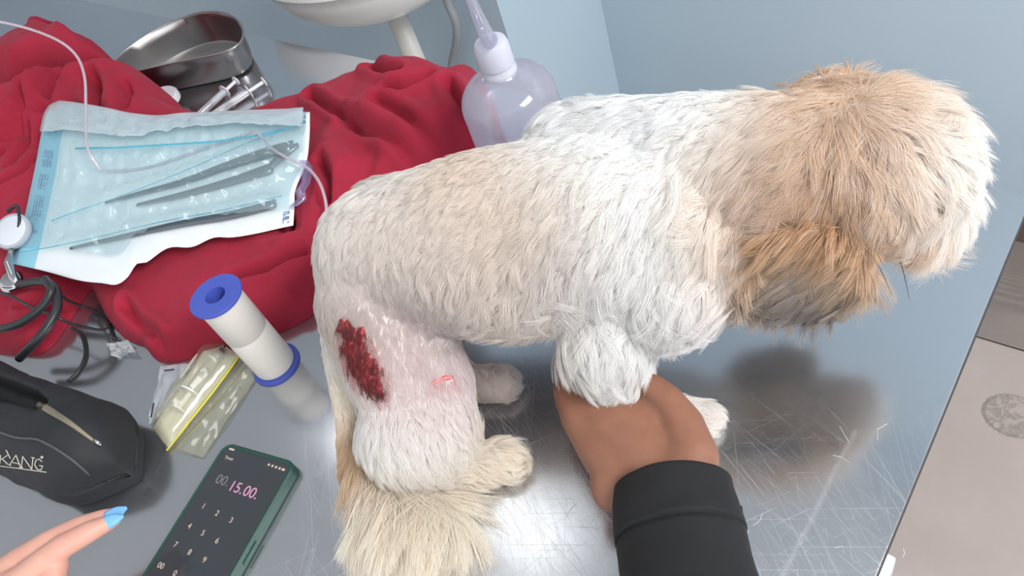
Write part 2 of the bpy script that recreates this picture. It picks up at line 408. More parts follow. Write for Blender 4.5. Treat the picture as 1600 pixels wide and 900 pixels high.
def fur(name, parent, me, n, anchors, seed, rad=0.00013, sigma=0.024, clump=14, clump_k=0.55, wave=0.12, keep=None, seg=5, lift0=0.5, jit=0.22, lenj=0.22, tint=None, streak=None):
    """hairs combed over a surface. anchors: (place, comb direction, length, colour, lift)"""
    rng = np.random.default_rng(seed)
    v, tr, tree = bvh_of(me)
    a, b, c = v[tr[:, 0]], v[tr[:, 1]], v[tr[:, 2]]
    cr = np.cross(b-a, c-a); ar = np.linalg.norm(cr, axis=1); nrm_f = cr/np.maximum(ar, 1e-12)[:, None]
    vn = np.zeros_like(v)
    for k in range(3): np.add.at(vn, tr[:, k], cr)
    vn /= np.maximum(np.linalg.norm(vn, axis=1), 1e-12)[:, None]
    fi = rng.choice(len(tr), n, p=ar/ar.sum()); u = rng.random((n, 2)); s1 = np.sqrt(u[:, 0])
    w = np.stack([1-s1, s1*(1-u[:, 1]), s1*u[:, 1]], 1)
    P = (v[tr[fi]]*w[:, :, None]).sum(1); N = (vn[tr[fi]]*w[:, :, None]).sum(1); N /= np.linalg.norm(N, axis=1)[:, None]
    A = np.array([x[0] for x in anchors], float); AD = np.array([x[1] for x in anchors], float); AL = np.array([x[2] for x in anchors], float)
    AC = np.array([x[3] for x in anchors], float); AF = np.array([x[4] for x in anchors], float)
    def interp(Q):
        d2 = ((Q[:, None, :]-A[None])**2).sum(2); m = d2.min(1, keepdims=True)
        wt = np.exp(-(d2-m)/(2*sigma*sigma)); wt /= wt.sum(1, keepdims=True)
        return wt@AD, wt@AL, wt@AC, wt@AF
    out = [interp(P[k:k+8000]) for k in range(0, n, 8000)]
    DR, LN, CO, LF = (np.concatenate([o[k] for o in out]) for k in range(4))
    if keep is not None:
        m = keep(P, rng); P, N, DR, LN, CO, LF = P[m], N[m], DR[m], LN[m], CO[m], LF[m]; n = len(P)
    # tufts
    nc = max(2, n//clump); ci = rng.choice(n, nc, replace=False); kd = KDTree(nc)
    for k, i in enumerate(ci): kd.insert(P[i], k)
    kd.balance(); own = np.array([kd.find(p)[1] for p in P]); ow = ci[own]
    cj = rng.normal(0, jit, (nc, 3)); cl = 1+rng.normal(0, lenj, nc); cc = rng.normal(0, 0.02, nc)
    D = DR+cj[own]*np.linalg.norm(DR, axis=1, keepdims=True)+rng.normal(0, 0.10, (n, 3))
    D -= N*(D*N).sum(1, keepdims=True); D /= np.maximum(np.linalg.norm(D, axis=1), 1e-9)[:, None]
    LN = np.maximum(0.0015, LN*cl[own]*(1+rng.normal(0, 0.10, n)))
    T = np.linspace(0, 1, seg)[None, :, None]
    lf = np.clip(LF*lift0*2, 0.05, 0.98)[:, None, None]
    side = np.cross(N, D); ph = rng.random(nc)[own]*6.28
    pts = P[:, None]+LN[:, None, None]*(N[:, None]*(lf*T-0.62*lf*T*T)+D[:, None]*((1-lf)*T+0.75*lf*T*T))
    pts = pts+side[:, None]*(np.sin(ph[:, None]+T[:, :, 0]*3.0)*T[:, :, 0]*wave*LN[:, None])[:, :, None]
    pts[:, :, 2] -= (LN[:, None]*T[:, :, 0]**2*0.10)
    tipc = pts[ow]-P[ow][:, None]+P[:, None]*0.35+P[ow][:, None]*0.65
    k_ = (clump_k*T**1.2)*np.clip((LN/0.012), .15, 1)[:, None, None]
    pts = pts*(1-k_)+tipc*k_
    pts[:, :, 2] = np.maximum(pts[:, :, 2], ZT+0.0008)
    if streak is not None: CO = streak(P, CO, own, nc, rng)
    if tint is not None: CO = tint(P, CO, rng)
    CO = np.clip(CO*(1+cc[own][:, None]+rng.normal(0, 0.03, n)[:, None]), 0.004, 0.93)
    hc = bpy.data.hair_curves.new(name); hc.add_curves([seg]*n)
    hc.attributes['position'].data.foreach_set('vector', pts.astype(np.float32).ravel())
    rd = (rad*np.array([1, 1, .9, .7, .3]) if seg == 5 else rad*np.linspace(1, .3, seg))
    at_r = hc.attributes.get('radius') or hc.attributes.new('radius', 'FLOAT', 'POINT')
    at_r.data.foreach_set('value', np.tile(rd, n).astype(np.float32))
    at_c = hc.attributes.new('fur_color', 'FLOAT_COLOR', 'POINT')
    at_c.data.foreach_set('color', np.repeat(np.concatenate([CO, np.ones((n, 1))], 1), seg, 0).astype(np.float32).ravel())
    return obj(name, hc, M_FUR, parent)
def anchor(tree, px, py, dx, dy, ln, col, lift=0.45):
    p = hit(tree, px, py); dv_ = (dx*CR+dy*CD); dv_ = dv_/np.linalg.norm(dv_)
    return (np.array(p), dv_, ln, col, lift)
WHT = lin(250, 249, 247); OFF = lin(240, 235, 230); BEI = lin(238, 229, 221); BE2 = lin(236, 218, 203); CRM = lin(248, 238, 225); GRW = lin(226, 222, 224)
TAN = lin(206, 170, 130); TN2 = lin(228, 197, 166); TND = lin(200, 158, 120); PAL = lin(242, 230, 220); SHV = lin(200, 191, 191); GRY = lin(150, 144, 142); GRB = lin(186, 172, 160)  # SHV: clipped hair, greyed to paint the shade below the coat's overhang
PNK = lin(234, 212, 210); RED = lin(132, 34, 40); DRD = lin(92, 26, 30); BRN = lin(120, 84, 58)
bv, btr, btree = bvh_of(body_me)
AN = [
 # back and rump: combed towards the tail
 (1180,140,-1,.1,.012,WHT,.5),(1060,160,-1,.1,.013,WHT,.5),(930,165,-.8,-.4,.018,WHT,.7),(840,210,-1,.2,.012,WHT,.5),(720,250,-1,.5,.011,lin(228,214,196),.5),(640,270,-1,.6,.011,OFF,.5),(570,330,-.6,1,.011,OFF,.5),
 (1180,230,-1,.2,.014,WHT,.5),(1050,230,-1,.3,.013,WHT,.45),(930,250,-1,.4,.013,WHT,.45),(830,280,-.9,.6,.012,OFF,.45),(740,270,-.9,.6,.011,BE2,.45),(670,320,-.9,.7,.011,BEI,.45),(600,370,-.5,1,.011,BEI,.45),
 # side: backwards and down
 (1100,330,-.6,.8,.018,WHT,.5),(1000,340,-.5,1,.017,WHT,.5),(900,350,-.6,1,.016,OFF,.5),(820,350,-.7,.8,.015,lin(224,206,186),.5),(740,370,-.8,.7,.014,BEI,.5),(660,400,-.8,.8,.014,BEI,.5),(580,430,-.4,1,.012,BEI,.5),(540,460,-.2,1,.010,OFF,.4),
 (1120,430,-.3,1,.022,WHT,.5),(1040,440,-.2,1,.022,WHT,.55),(960,440,-.3,1,.020,WHT,.55),(890,440,-.3,1,.019,GRW,.5),(820,450,-.4,1,.020,BEI,.55),(750,460,-.5,.9,.018,BEI,.5),(680,470,-.5,.9,.016,BEI,.5),(620,480,-.4,1,.007,SHV,.28),
 (1090,490,-.1,1,.022,GRW,.5),(1020,520,.1,1,.024,WHT,.6),(940,530,0,1,.022,WHT,.6),(890,520,-.1,1,.020,OFF,.6),(840,520,.1,1,.024,BEI,.5),(790,515,.1,1,.020,BEI,.5),(740,505,-.1,1,.016,BEI,.45),(690,505,-.2,1,.006,SHV,.3),
 # near foreleg
 (930,570,0,1,.020,WHT,.6),(960,610,.1,1,.018,WHT,.6),(1010,600,.4,1,.020,WHT,.6),(1050,640,.8,.5,.012,OFF,.5),(1095,650,1,.4,.010,OFF,.5),
 # thigh: clipped short round the wound
 (515,480,-.1,1,.010,OFF,.35),(510,560,.1,1,.012,OFF,.4),(560,490,-.1,1,.006,SHV,.25),(600,520,0,1,.005,SHV,.22),(640,540,.1,1,.005,SHV,.22),(700,540,.3,1,.006,SHV,.22),(740,550,.4,1,.006,SHV,.25),
 (530,520,-.3,1,.007,lin(206,182,160),.3),(548,520,-.2,1,.005,BRN,.25),(610,570,.3,1,.006,PNK,.25),(590,550,.3,1,.005,lin(222, 172, 172),.25),(620,600,.2,1,.007,PNK,.3),(560,600,.1,1,.010,OFF,.35),(690,595,.5,.8,.006,lin(232, 206, 206),.25),(720,600,.4,1,.009,lin(232,218,218),.35),(650,575,.3,1,.007,lin(216,202,203),.3),
 (600,630,.2,1,.020,WHT,.55),(660,625,.3,1,.020,WHT,.55),(720,640,.3,1,.018,WHT,.55),(570,650,0,1,.020,WHT,.5),(620,680,.1,1,.024,WHT,.6),(690,690,.4,1,.022,WHT,.6),(590,740,-.2,1,.014,CRM,.5),(650,740,.3,1,.014,OFF,.5),
 (700,735,1,.3,.014,CRM,.6),(740,715,1,.1,.015,CRM,.65),(780,705,1,-.1,.014,CRM,.65),(790,740,.8,.6,.014,CRM,.6),
 # far legs and the belly
 (740,590,.2,1,.008,lin(196,176,168),.4),(790,595,1,.2,.008,CRM,.5),(800,560,.2,1,.010,GRW,.4),
 # neck into the head
 (1150,300,-.5,1,.020,OFF,.5),(1160,380,-.5,1,.022,OFF,.55),(1215,150,-1,.1,.016,WHT,.5),(1205,200,-1,.2,.018,WHT,.5),(1225,250,-1,.4,.020,PAL,.5),(1180,265,-1,.5,.020,PAL,.5),(1185,320,-.7,1,.022,TN2,.55),(1230,300,-.8,.8,.022,TN2,.5),(1175,380,-.5,1,.022,TN2,.5),
 # crown, face and muzzle
 (1270,120,-.9,-.6,.028,TN2,.6),(1330,100,-.3,-1,.032,TN2,.65),(1400,110,.5,-.8,.030,TN2,.65),(1450,150,1,-.7,.028,PAL,.6),(1490,190,1,-.3,.026,WHT,.6),(1300,180,-.9,.2,.026,TN2,.5),(1370,170,.6,.5,.022,TN2,.5),(1410,200,.9,.4,.024,WHT,.5),
 (1260,240,-.9,.6,.024,TAN,.5),(1270,290,-.9,.8,.022,TND,.45),(1320,235,.2,1,.022,TAN,.45),(1330,290,.1,1,.020,TND,.4),(1365,265,.4,.9,.016,TAN,.4),(1405,245,.9,.3,.020,WHT,.45),(1290,320,-.4,1,.018,TND,.4),(1350,330,.2,1,.018,TAN,.4),(1400,300,.3,.9,.018,TN2,.4),(1435,300,.4,.9,.024,WHT,.45),(1460,305,.5,.9,.028,WHT,.55),(1472,330,.5,.9,.026,WHT,.5),
 (1470,220,.9,.3,.024,WHT,.5),(1430,250,.8,.6,.022,WHT,.5),(1460,270,.5,.9,.022,WHT,.5),(1510,260,.7,.8,.022,WHT,.55),(1500,320,.3,1,.024,WHT,.5),(1470,350,.2,1,.026,WHT,.45),(1490,370,.3,1,.024,WHT,.5),(1420,370,.1,1,.026,TN2,.4),(1370,390,.0,1,.018,TAN,.35),(1420,430,-.3,1,.028,TN2,.35),(1370,440,-.5,1,.022,TAN,.35),
]
anchors = [anchor(btree, *a) for a in AN]
# the far side, hidden in the photograph, is coated like the near one
back = Vector((-0.75, -0.35, -0.5))
for q, ln, col in ((at(612, 400, .138)+L3*.06, .012, BEI), (at(760, 372, .15)+L3*.066, .014, OFF), (at(950, 345, .156)+L3*.066, .016, WHT), (at(760, 372, .09), .012, GRW), (at(950, 345, .09), .014, GRW), (at(950, 420, .06)+L3*.05, .014, WHT), (at(660, 520, .085)+L3*.08, .010, OFF)):
    anchors.append((np.array(q), np.array(back), ln, col, .45))
for q, dr, ln, col in ((skull+HD*.075-UP*.02, (0.3, 0.1, -1), .022, WHT), (skull+HL*.05, (-.3, .3, -1), .026, TN2), (skull+HL*.04-UP*.04+HD*.03, (.1, .2, -1), .028, PAL), (skull+HD*.05-UP*.05, (0.1, 0, -1), .026, PAL)):
    anchors.append((np.array(q), np.array(dr), ln, col, .4))
# raw wound, part of the thigh
WP = [np.array(hit(btree, *q)) for q in ((540, 512), (553, 535), (560, 560), (576, 585), (588, 607))]; WR = [.007, .0115, .0125, .010, .007]
W2 = [np.array(hit(btree, *q)) for q in ((676, 598), (692, 592), (706, 590))]
def seg_dist(Q, pts, rad):
    best = np.full(len(Q), 1e9)
    for p, q, r, s_ in zip(pts[:-1], pts[1:], rad[:-1], rad[1:]):
        d_ = q-p; t_ = np.clip(((Q-p)@d_)/(d_@d_), 0, 1); best = np.minimum(best, np.linalg.norm(Q-(p+t_[:, None]*d_), axis=1)/(r+(s_-r)*t_))
    return best
def wobble(Q): return np.array([0.75*fb(q, 150, 3) for q in Q])
def wound_patch(name, pts, rad, parent, m):
    fc = bv[btr].mean(1); dd = seg_dist(fc, pts, rad)
    sel = np.where(dd < 1.25)[0]; mbm = bmesh.new(); vm = {}
    for f_ in sel:
        vs_ = []
        for i in btr[f_]:
            if i not in vm: vm[i] = mbm.verts.new(bv[i])
            vs_.append(vm[i])
        try: mbm.faces.new(vs_)
        except ValueError: pass
    bmesh.ops.subdivide_edges(mbm, edges=mbm.edges[:], cuts=2, use_grid_fill=True)
    bmesh.ops.recalc_face_normals(mbm, faces=mbm.faces[:])
    mbm.normal_update(); nrm_ = btree
    co = np.array([v_.co for v_ in mbm.verts]); d2 = seg_dist(co, pts, rad)+wobble(co)
    for v_, dd_ in zip(mbm.verts, d2):
        loc, nr, i_, ds = btree.find_nearest(v_.co)
        v_.co = v_.co+nr*(0.0016*max(-1.2, min(1, (1.0-dd_)*2.2))+0.0009*fb(v_.co, 260, 3)*(1 if dd_ < 1 else 0))
    me = bpy.data.meshes.new(name); mbm.to_mesh(me); mbm.free(); smooth(me)
    o = obj(name, me, m, parent); o['label'] = 'raw red wound' if name == 'wound' else 'small pink scrape'; return o
t = Nt('raw_flesh'); n = t.noise(220, 5, 0.65, t.pos(), dist=1.2); n2 = t.noise(60, 2, 0.5, t.pos())
t.l(t.mix(n2.outputs[0], t.ramp(n.outputs[0], [(0.3, lin(104, 24, 30)), (0.55, lin(164, 46, 54)), (0.75, lin(196, 84, 90))]), lin(150, 40, 46)), t.b.inputs['Base Color'])
t.set(Roughness=0.28); t.bump(n.outputs[0], 0.6, 0.0012); M_FLESH = t.m
wound_patch('wound', WP, WR, dog, M_FLESH)
wound_patch('scrape', W2, [.0015, .0022, .0015], dog, pm('scraped_skin', lin(196, 110, 112), 0.45, var=0.2, varscale=300))
def keep_coat(P, rng):
    d1 = seg_dist(P, WP, WR)+0.25*rng.normal(0, 0.5, len(P)); d2 = seg_dist(P, W2, [.003, .0036, .0025])
    return ((d1 > 0.95) | ((d1 > .7) & (rng.random(len(P)) < .25))) & (d2 > 0.5) & (P[:, 2] > ZT+0.001)
def tint_coat(P, CO, rng):
    d1 = seg_dist(P, WP, WR); w_ = np.exp(-((np.maximum(d1, 1.0)-1.0)/.42)**2)*np.clip(rng.normal(.55, .35, len(P)), 0, 1)
    brown = np.clip((np.array(WP[1])-P)@(CD/np.linalg.norm(CD))/.010, 0, 1)[:, None]
    tc_ = np.array(lin(186, 92, 98))*(1-brown)+np.array(lin(150, 112, 84))*brown
    CO = CO*(1-w_[:, None])+tc_*w_[:, None]
    d2 = seg_dist(P, W2, [.004, .005, .004]); w_ = .75*np.exp(-(d2/1.1)**2)*rng.random(len(P))
    return CO*(1-w_[:, None])+np.array(lin(206, 120, 122))*w_[:, None]
def streak_coat(P, CO, own, nc, rng):
    # on the head, tufts of lighter and darker hair lie among each other
    hd = np.clip(1.25-np.linalg.norm(P-np.array(skull), axis=1)/.075, 0, 1)[:, None]; r_ = rng.random(nc)[own][:, None]
    CO = np.where(r_ < .24, CO*(1-.55*hd)+np.array(PAL)*.55*hd, CO)
    return np.where(r_ > .86, CO*(1-.45*hd)+CO*np.array((.80, .70, .58))*.45*hd, CO)
coat = fur('coat', dog, body_me, 380000, anchors, 3, rad=.0001, clump=30, clump_k=.34, jit=.30, keep=keep_coat, tint=tint_coat, streak=streak_coat)
coat['label'] = 'white and beige coat with tan hair on the head'
# wet dark hairs stuck across the wound
wa = [(p, (-.15*CR+1*CD), .0085, (RED if k % 2 else DRD), .25) for k, p in enumerate(WP)]
fur('wet_hair', dog, bpy.data.objects['wound'].data, 900, wa, 8, rad=0.00014, sigma=.01, clump=6, clump_k=.7)['label'] = 'blood-matted hair'
# tail
tailp = [(at(528, 455, .146), .013), (at(530, 540, .098), .012), (at(548, 640, .055), .012), (at(570, 745, .030), .013), (at(630, 800, .024), .016), (at(695, 812, .020), .012)]
tp = spline([p for p, r in tailp], 4); tr_ = np.interp(np.linspace(0, 5, len(tp)), range(6), [r for p, r in tailp])
tail_me = sculpt('tail', [('c', [(Vector(p), r) for p, r in zip(tp, tr_)])], 0.003, 5)
tail = obj('tail', tail_me, M_SKIN, dog)
_, _, ttree = bvh_of(tail_me)
TA = [(524,470,.1,1,.011,WHT,.35),(524,540,.15,1,.012,OFF,.35),(545,620,.2,1,.014,CRM,.35),(560,690,-.2,1,.020,lin(218,190,156),.45),(590,770,.08,1,.060,CRM,.40),(620,790,.03,1,.066,CRM,.45),(660,800,-.05,1,.068,CRM,.45),(690,808,-.2,1,.055,CRM,.4),(715,815,-.45,1,.040,CRM,.35)]
fur('tail_hair', tail, tail_me, 42000, [anchor(ttree, *a) for a in TA], 5, rad=.00015, sigma=.016, clump=30, wave=.07, jit=.09, lenj=.12)
# ears: hanging flaps
def ear(side, px, py, h, n, anc, seed):
    root = Vector(at(px, py, h)) if side < 0 else skull+HL*.054+UP*.018-HD*.008
    lat = HL*side
    me = sculpt('ear', [('e', root+HD*.000-UP*.010+lat*.004, [HD*.033, lat*.007, UP*.024]), ('e', root-UP*.040+lat*.006-HD*.004, [HD*.042, lat*.006, UP*.032]), ('c', [(root+UP*.004-lat*.01, .010), (root-UP*.02+lat*.004, .008)])], 0.0022, 6)
    o = obj('ear', me, M_SKIN, dog)
    if anc:
        _, _, et = bvh_of(me); aa = [anchor(et, *a) for a in anc]
    else:
        aa = [(np.array(root), np.array(lat)*0.3+np.array((0, 0, -1)), .020, TN2, .45), (np.array(root-UP*.05), np.array((0, 0, -1.)), .03, GRB, .4)]
    fur('ear_hair', o, me, n, aa, seed, rad=.00014, sigma=.014, clump=20, wave=.10)
    return o
EA = [(1290,345,-.8,.6,.018,TND,.35),(1240,360,-1,.4,.022,TN2,.4),(1200,380,-1,.5,.022,TAN,.4),(1330,370,-.3,1,.018,TAN,.35),(1370,390,.1,1,.020,TN2,.35),
 (1180,425,-.8,1,.022,TN2,.4),(1230,420,-.6,1,.020,GRB,.35),(1290,420,-.4,1,.020,GRB,.35),(1350,430,-.2,1,.022,TN2,.3),(1190,460,-.5,1,.020,GRB,.4),(1240,455,-.4,1,.022,GRY,.4),(1300,455,-.3,1,.022,GRY,.4),(1250,490,-.4,1,.020,GRY,.4),(1310,490,-.3,1,.020,GRY,.4),(1350,480,-.2,1,.020,GRB,.4),(1215,500,-.5,1,.014,GRB,.4)]
e1 = ear(-1, 1262, 370, .172, 26000, EA, 11); e1['label'] = 'ear with tan top and grey tip'
e2 = ear(1, 1342, 150, .178, 14000, None, 12)
# face, turned away from the photographer
M_NOSE = pm('black_nose', (0.012, 0.011, 0.012), 0.3, bump=(300, 0.3, 0.001)); M_EYE = pm('dark_eye', (0.01, 0.006, 0.004), 0.06)
nb = MB(); bm = bmesh.new(); bmesh.ops.create_uvsphere(bm, u_segments=20, v_segments=12, radius=1); bm.verts.index_update()
np_ = skull+HD*.070-UP*.044
nb.add([np_+HD*v.co.x*.006+HL*v.co.y*.010+UP*v.co.z*.0075 for v in bm.verts], [[v.index for v in f.verts] for f in bm.faces]); nb.build('nose', M_NOSE, dog, 0)
for s_ in (-1, 1):
    eb = MB(); ep = skull+HD*.047+HL*.017*s_-UP*.022
    eb.add([ep+Vector(v.co)*.0075 for v in bm.verts], [[v.index for v in f.verts] for f in bm.faces]); eb.build('eye', M_EYE, dog, 0)
bm.free()
# ------------------------------------------------------------------ red fleece blanket
def zfit(px, py, fn, off=0.0, n=12):
    h = 0.05
    for _ in range(n):
        p = at(px, py, h); h = 0.5*h+0.5*(fn(p.x, p.y)+off)
    return at(px, py, h)
HPTS = [(100,55,.135),(40,60,.135),(200,105,.105),(150,140,.10),(30,150,.115),(-60,200,.09),(30,250,.08),(100,220,.08),(250,145,.06),
        (250,300,.06),(150,330,.055),(350,250,.05),(60,400,.05),(60,480,.032),(110,440,.035),(640,95,.095),(700,105,.085),(590,165,.085),(500,190,.06),(660,170,.085),(560,230,.075),
        (440,290,.055),(490,380,.05),(300,480,.042),(400,450,.045),(220,500,.040),(250,540,.030),(360,520,.03),(620,290,.06),(440,180,.04),(300,420,.05),(540,320,.055)]
HX = np.array([list(at(*q))[:2]+[q[2]] for q in HPTS])
def hs(x, y):
    d2 = (HX[:, 0]-x)**2+(HX[:, 1]-y)**2; w = 1/(d2+0.0004)**1.6; return float((w*HX[:, 2]).sum()/w.sum())
FOOT = [(-120,480,0),(-40,540,0),(30,555,0),(75,548,0),(112,500,0),(136,462,0),(150,455,0),(172,500,0),(196,530,0),(226,542,0),(245,563,0),(275,566,0),(310,558,0),(360,545,0),(441,519,0),(498,486,0),(540,440,0),(600,370,0),(690,300,0),(790,250,0),
        (772,165,.03),(752,108,.05),(725,92,.07),(700,84,.08),(660,70,.085),(600,72,.085),(560,84,.07),(545,105,.05),(500,132,.035),(455,152,.025),(428,168,.02),(420,195,0),(360,215,0),(310,205,0),
        (294,178,.02),(280,158,.03),(246,122,.06),(222,100,.08),(196,84,.09),(163,76,.10),(152,52,.115),(125,36,.12),(80,12,.125),(40,24,.125),(-20,45,.12),(-140,90,.10),(-220,250,.05)]
FP = np.array([list(at(*q))[:2] for q in FOOT])
def poly_dist(Q, P):
    """distance to the outline, positive inside, and the nearest outline point"""
    ins = np.zeros(len(Q), bool); best = np.full(len(Q), 1e9); near = np.zeros_like(Q)
    for a, b in zip(P, np.roll(P, -1, 0)):
        c_ = ((a[1] > Q[:, 1]) != (b[1] > Q[:, 1]))
        with np.errstate(divide='ignore', invalid='ignore'):
            xi = (b[0]-a[0])*(Q[:, 1]-a[1])/(b[1]-a[1])+a[0]
        ins ^= c_ & (Q[:, 0] < xi)
        d_ = b-a; t_ = np.clip(((Q-a)@d_)/max(1e-12, d_@d_), 0, 1); pr = a+t_[:, None]*d_; ds = np.linalg.norm(Q-pr, axis=1)
        m = ds < best; best[m] = ds[m]; near[m] = pr[m]
    return np.where(ins, best, -best), near
# the outline, rounded off
FPs = np.array(spline([*FP, FP[0]], 5))[:-1, :2] if FP.shape[1] == 2 else FP
# the pouch that lies on it: a bent sheet between four edges
def edge_curve(pts, n):
    s_ = np.array(spline(pts, 12)); L = np.concatenate([[0], np.cumsum(np.linalg.norm(np.diff(s_, axis=0), axis=1))]); L /= L[-1]
    return np.stack([np.interp(np.linspace(0, 1, n), L, s_[:, k]) for k in range(s_.shape[1])], 1)
NU, NV = 61, 41
TOP = edge_curve([(95,163,.105),(135,168,.104),(180,176,.098),(240,186,.088),(320,182,.080),(400,178,.078),(484,175,.080)], NU)
BOT = edge_curve([(20,412,.062),(70,424,.062),(125,438,.060),(160,442,.060),(180,444,.060),(197,432,.062),(212,410,.064),(228,408,.064),(262,386,.064),(300,386,.062),(335,372,.061),(372,371,.060),(458,352,.058)], NU)
LEF = edge_curve([(95,163,.105),(78,172,.104),(68,192,.102),(55,260,.088),(38,340,.074),(20,412,.062)], NV)
RIG = edge_curve([(484,175,.080),(483,215,.078),(478,255,.072),(462,295,.066),(460,325,.062),(458,352,.058)], NV)
def coons(u, v):
    i, j = u*(NU-1), v*(NV-1); i0, j0 = min(int(i), NU-2), min(int(j), NV-2); fu, fv = i-i0, j-j0
    tp_ = TOP[i0]*(1-fu)+TOP[i0+1]*fu; bt_ = BOT[i0]*(1-fu)+BOT[i0+1]*fu; lf_ = LEF[j0]*(1-fv)+LEF[j0+1]*fv; rt_ = RIG[j0]*(1-fv)+RIG[j0+1]*fv
    q = (1-v)*tp_+v*bt_+(1-u)*lf_+u*rt_-((1-u)*(1-v)*TOP[0]+u*(1-v)*TOP[-1]+(1-u)*v*BOT[0]+u*v*BOT[-1])
    return at(q[0], q[1], q[2])
def pouch_pt(u, v, lift=0.0):
    p = coons(u, v)
    w = 0.0022*fb((u*3, v*3, 4.2), 1.3, 2)*min(1, 6*u, 6*(1-u)+.2)
    return p+Vector((0, 0, w+lift))
PG = [[pouch_pt(i/(NU-1), j/(NV-1)) for i in range(NU)] for j in range(NV)]
pk = KDTree(NU*NV)
for j in range(NV):
    for i in range(NU): pk.insert((PG[j][i].x, PG[j][i].y, 0), j*NU+i)
pk.balance()
# creases pressed into the cloth (each a line of places) and rolls of cloth
CREASE = [[(484,150),(510,165),(530,178),(560,192),(589,206),(615,218),(641,234)], [(603,143),(630,138),(650,128),(669,119)], [(589,161),(620,172),(645,185),(668,198),(687,217)],
          [(575,100),(596,108),(620,112)], [(700,130),(712,150),(722,175)], [(430,300),(445,330),(448,365)], [(500,250),(515,280),(512,320)],
          [(0,135),(30,100),(60,88),(100,84),(135,84)], [(75,145),(88,115),(108,95)], [(0,210),(20,190),(30,165),(45,140)], [(20,260),(45,230),(50,190)], [(150,160),(155,140),(150,125)], [(195,170),(200,150),(196,135)],
          [(60,30),(90,40),(130,52),(155,62)], [(235,533),(280,527),(330,520),(380,505)], [(190,470),(210,500),(240,520)], [(360,440),(420,420),(470,390)], [(455,440),(485,425),(510,400)], [(40,480),(70,470),(100,455)], [(0,290),(40,270),(60,245)]]
CW = [(np.array([list(zfit(px, py, hs, 0))[:2] for px, py in ln]), .0055, .016) for ln in CREASE]
x0, y0 = FPs.min(0)-0.004; x1, y1 = FPs.max(0)+0.004; ST = 0.0034
nx, ny = int((x1-x0)/ST)+1, int((y1-y0)/ST)+1
gx, gy = np.meshgrid(x0+ST*np.arange(nx), y0+ST*np.arange(ny)); Q = np.stack([gx.ravel(), gy.ravel()], 1)
sd, near = poly_dist(Q, FPs)
ok = sd > 0
cell = np.zeros((ny-1, nx-1), bool); OK = ok.reshape(ny, nx); cell = OK[:-1, :-1] | OK[1:, :-1] | OK[:-1, 1:] | OK[1:, 1:]
use = np.zeros((ny, nx), bool)
for a_, b_ in ((0, 0), (1, 0), (0, 1), (1, 1)): use[a_:ny-1+a_, b_:nx-1+b_] |= cell
use = use.ravel(); Q2 = np.where(ok[:, None], Q, near)[use]; sd2 = np.maximum(sd[use], 0)
d2 = ((Q2[:, None, 0]-HX[None, :, 0])**2+(Q2[:, None, 1]-HX[None, :, 1])**2); w = 1/(d2+0.0004)**1.6; Hh = (w*HX[None, :, 2]).sum(1)/w.sum(1)
def line_dist(Q, pts):
    best = np.full(len(Q), 1e9); sidev = np.zeros(len(Q))
    for a, b in zip(pts[:-1], pts[1:]):
        d_ = b-a; t_ = np.clip(((Q-a)@d_)/(d_@d_), 0, 1); v_ = Q-(a+t_[:, None]*d_); ds = np.linalg.norm(v_, axis=1)
        m = ds < best; best[m] = ds[m]
    return best
VALLEY = [([(-30,150),(20,118),(60,98),(110,88),(158,84)], .017, .030), ([(70,170),(85,135),(105,105)], .010, .016), ([(0,235),(30,205),(50,165)], .011, .018), ([(150,185),(153,150),(148,125)], .010, .016), ([(430,260),(440,310),(450,350)], .012, .014), ([(540,190),(575,235),(560,280)], .012, .012)]
CW += [(np.array([list(zfit(px, py, hs, 0))[:2] for px, py in ln]), wd, dp) for ln, wd, dp in VALLEY]
fold = np.zeros(len(Q2))
for pts, wd, dp in CW:
    ds = line_dist(Q2, pts); fold += -dp*np.exp(-(ds/wd)**2)+0.45*dp*np.exp(-((ds-2.1*wd)/(1.1*wd))**2)
nz = np.array([fb((x*1.0+0.015*fb((x, y, 7.), 14, 2), y*1.0+0.015*fb((x, y, 3.), 14, 2), 0.5), 13, 2) for x, y in Q2])
nz2 = np.array([1-abs(fb((x+y*.4, y*.6, 2.5), 26, 2)) for x, y in Q2])
rim = np.sqrt(np.clip(1-(1-np.minimum(sd2/0.034, 1))**2, 0, 1))
Z = rim*(Hh+fold+0.005*nz+0.0015*(nz2-0.7))
Z = np.maximum(Z, 0.006*np.sqrt(np.clip(1-(1-np.minimum(sd2/0.006, 1))**2, 0, 1)))
for k in range(len(Q2)):                         # pressed flat under the pouch
    co, i_, ds = pk.find((Q2[k, 0], Q2[k, 1], 0))
    if ds < 0.012:
        lim = PG[i_//NU][i_ % NU].z-ZT-0.007+max(0, ds-0.004)*1.2; Z[k] = min(Z[k], max(0.004, lim))
remap = -np.ones(nx*ny, int); remap[np.where(use)[0]] = np.arange(use.sum())
cj, ci_ = np.where(cell)
faces = np.stack([remap[cj*nx+ci_], remap[cj*nx+ci_+1], remap[(cj+1)*nx+ci_+1], remap[(cj+1)*nx+ci_]], 1)
me = bpy.data.meshes.new('red_blanket'); me.from_pydata([(x, y, ZT+0.0004+z) for (x, y), z in zip(Q2, Z)], [], faces.tolist()); me.update(); smooth(me)
t = Nt('red_fleece'); n = t.noise(520, 4, 0.7, t.pos()); n2 = t.noise(12, 3, 0.5, t.pos())
t.l(t.ramp(n2.outputs[0], [(0.3, lin(150, 24, 48)), (0.7, lin(164, 30, 56))]), t.b.inputs['Base Color'])
t.set(Roughness=0.9, Sheen_Weight=0.15, Sheen_Roughness=0.5, Sheen_Tint=lin(255, 130, 150)); t.bump(n.outputs[0], 0.5, 0.0016)
bl = obj('red_blanket', me, t.m); tag(bl, 'crumpled red fleece blanket heaped on the steel table', 'blanket')

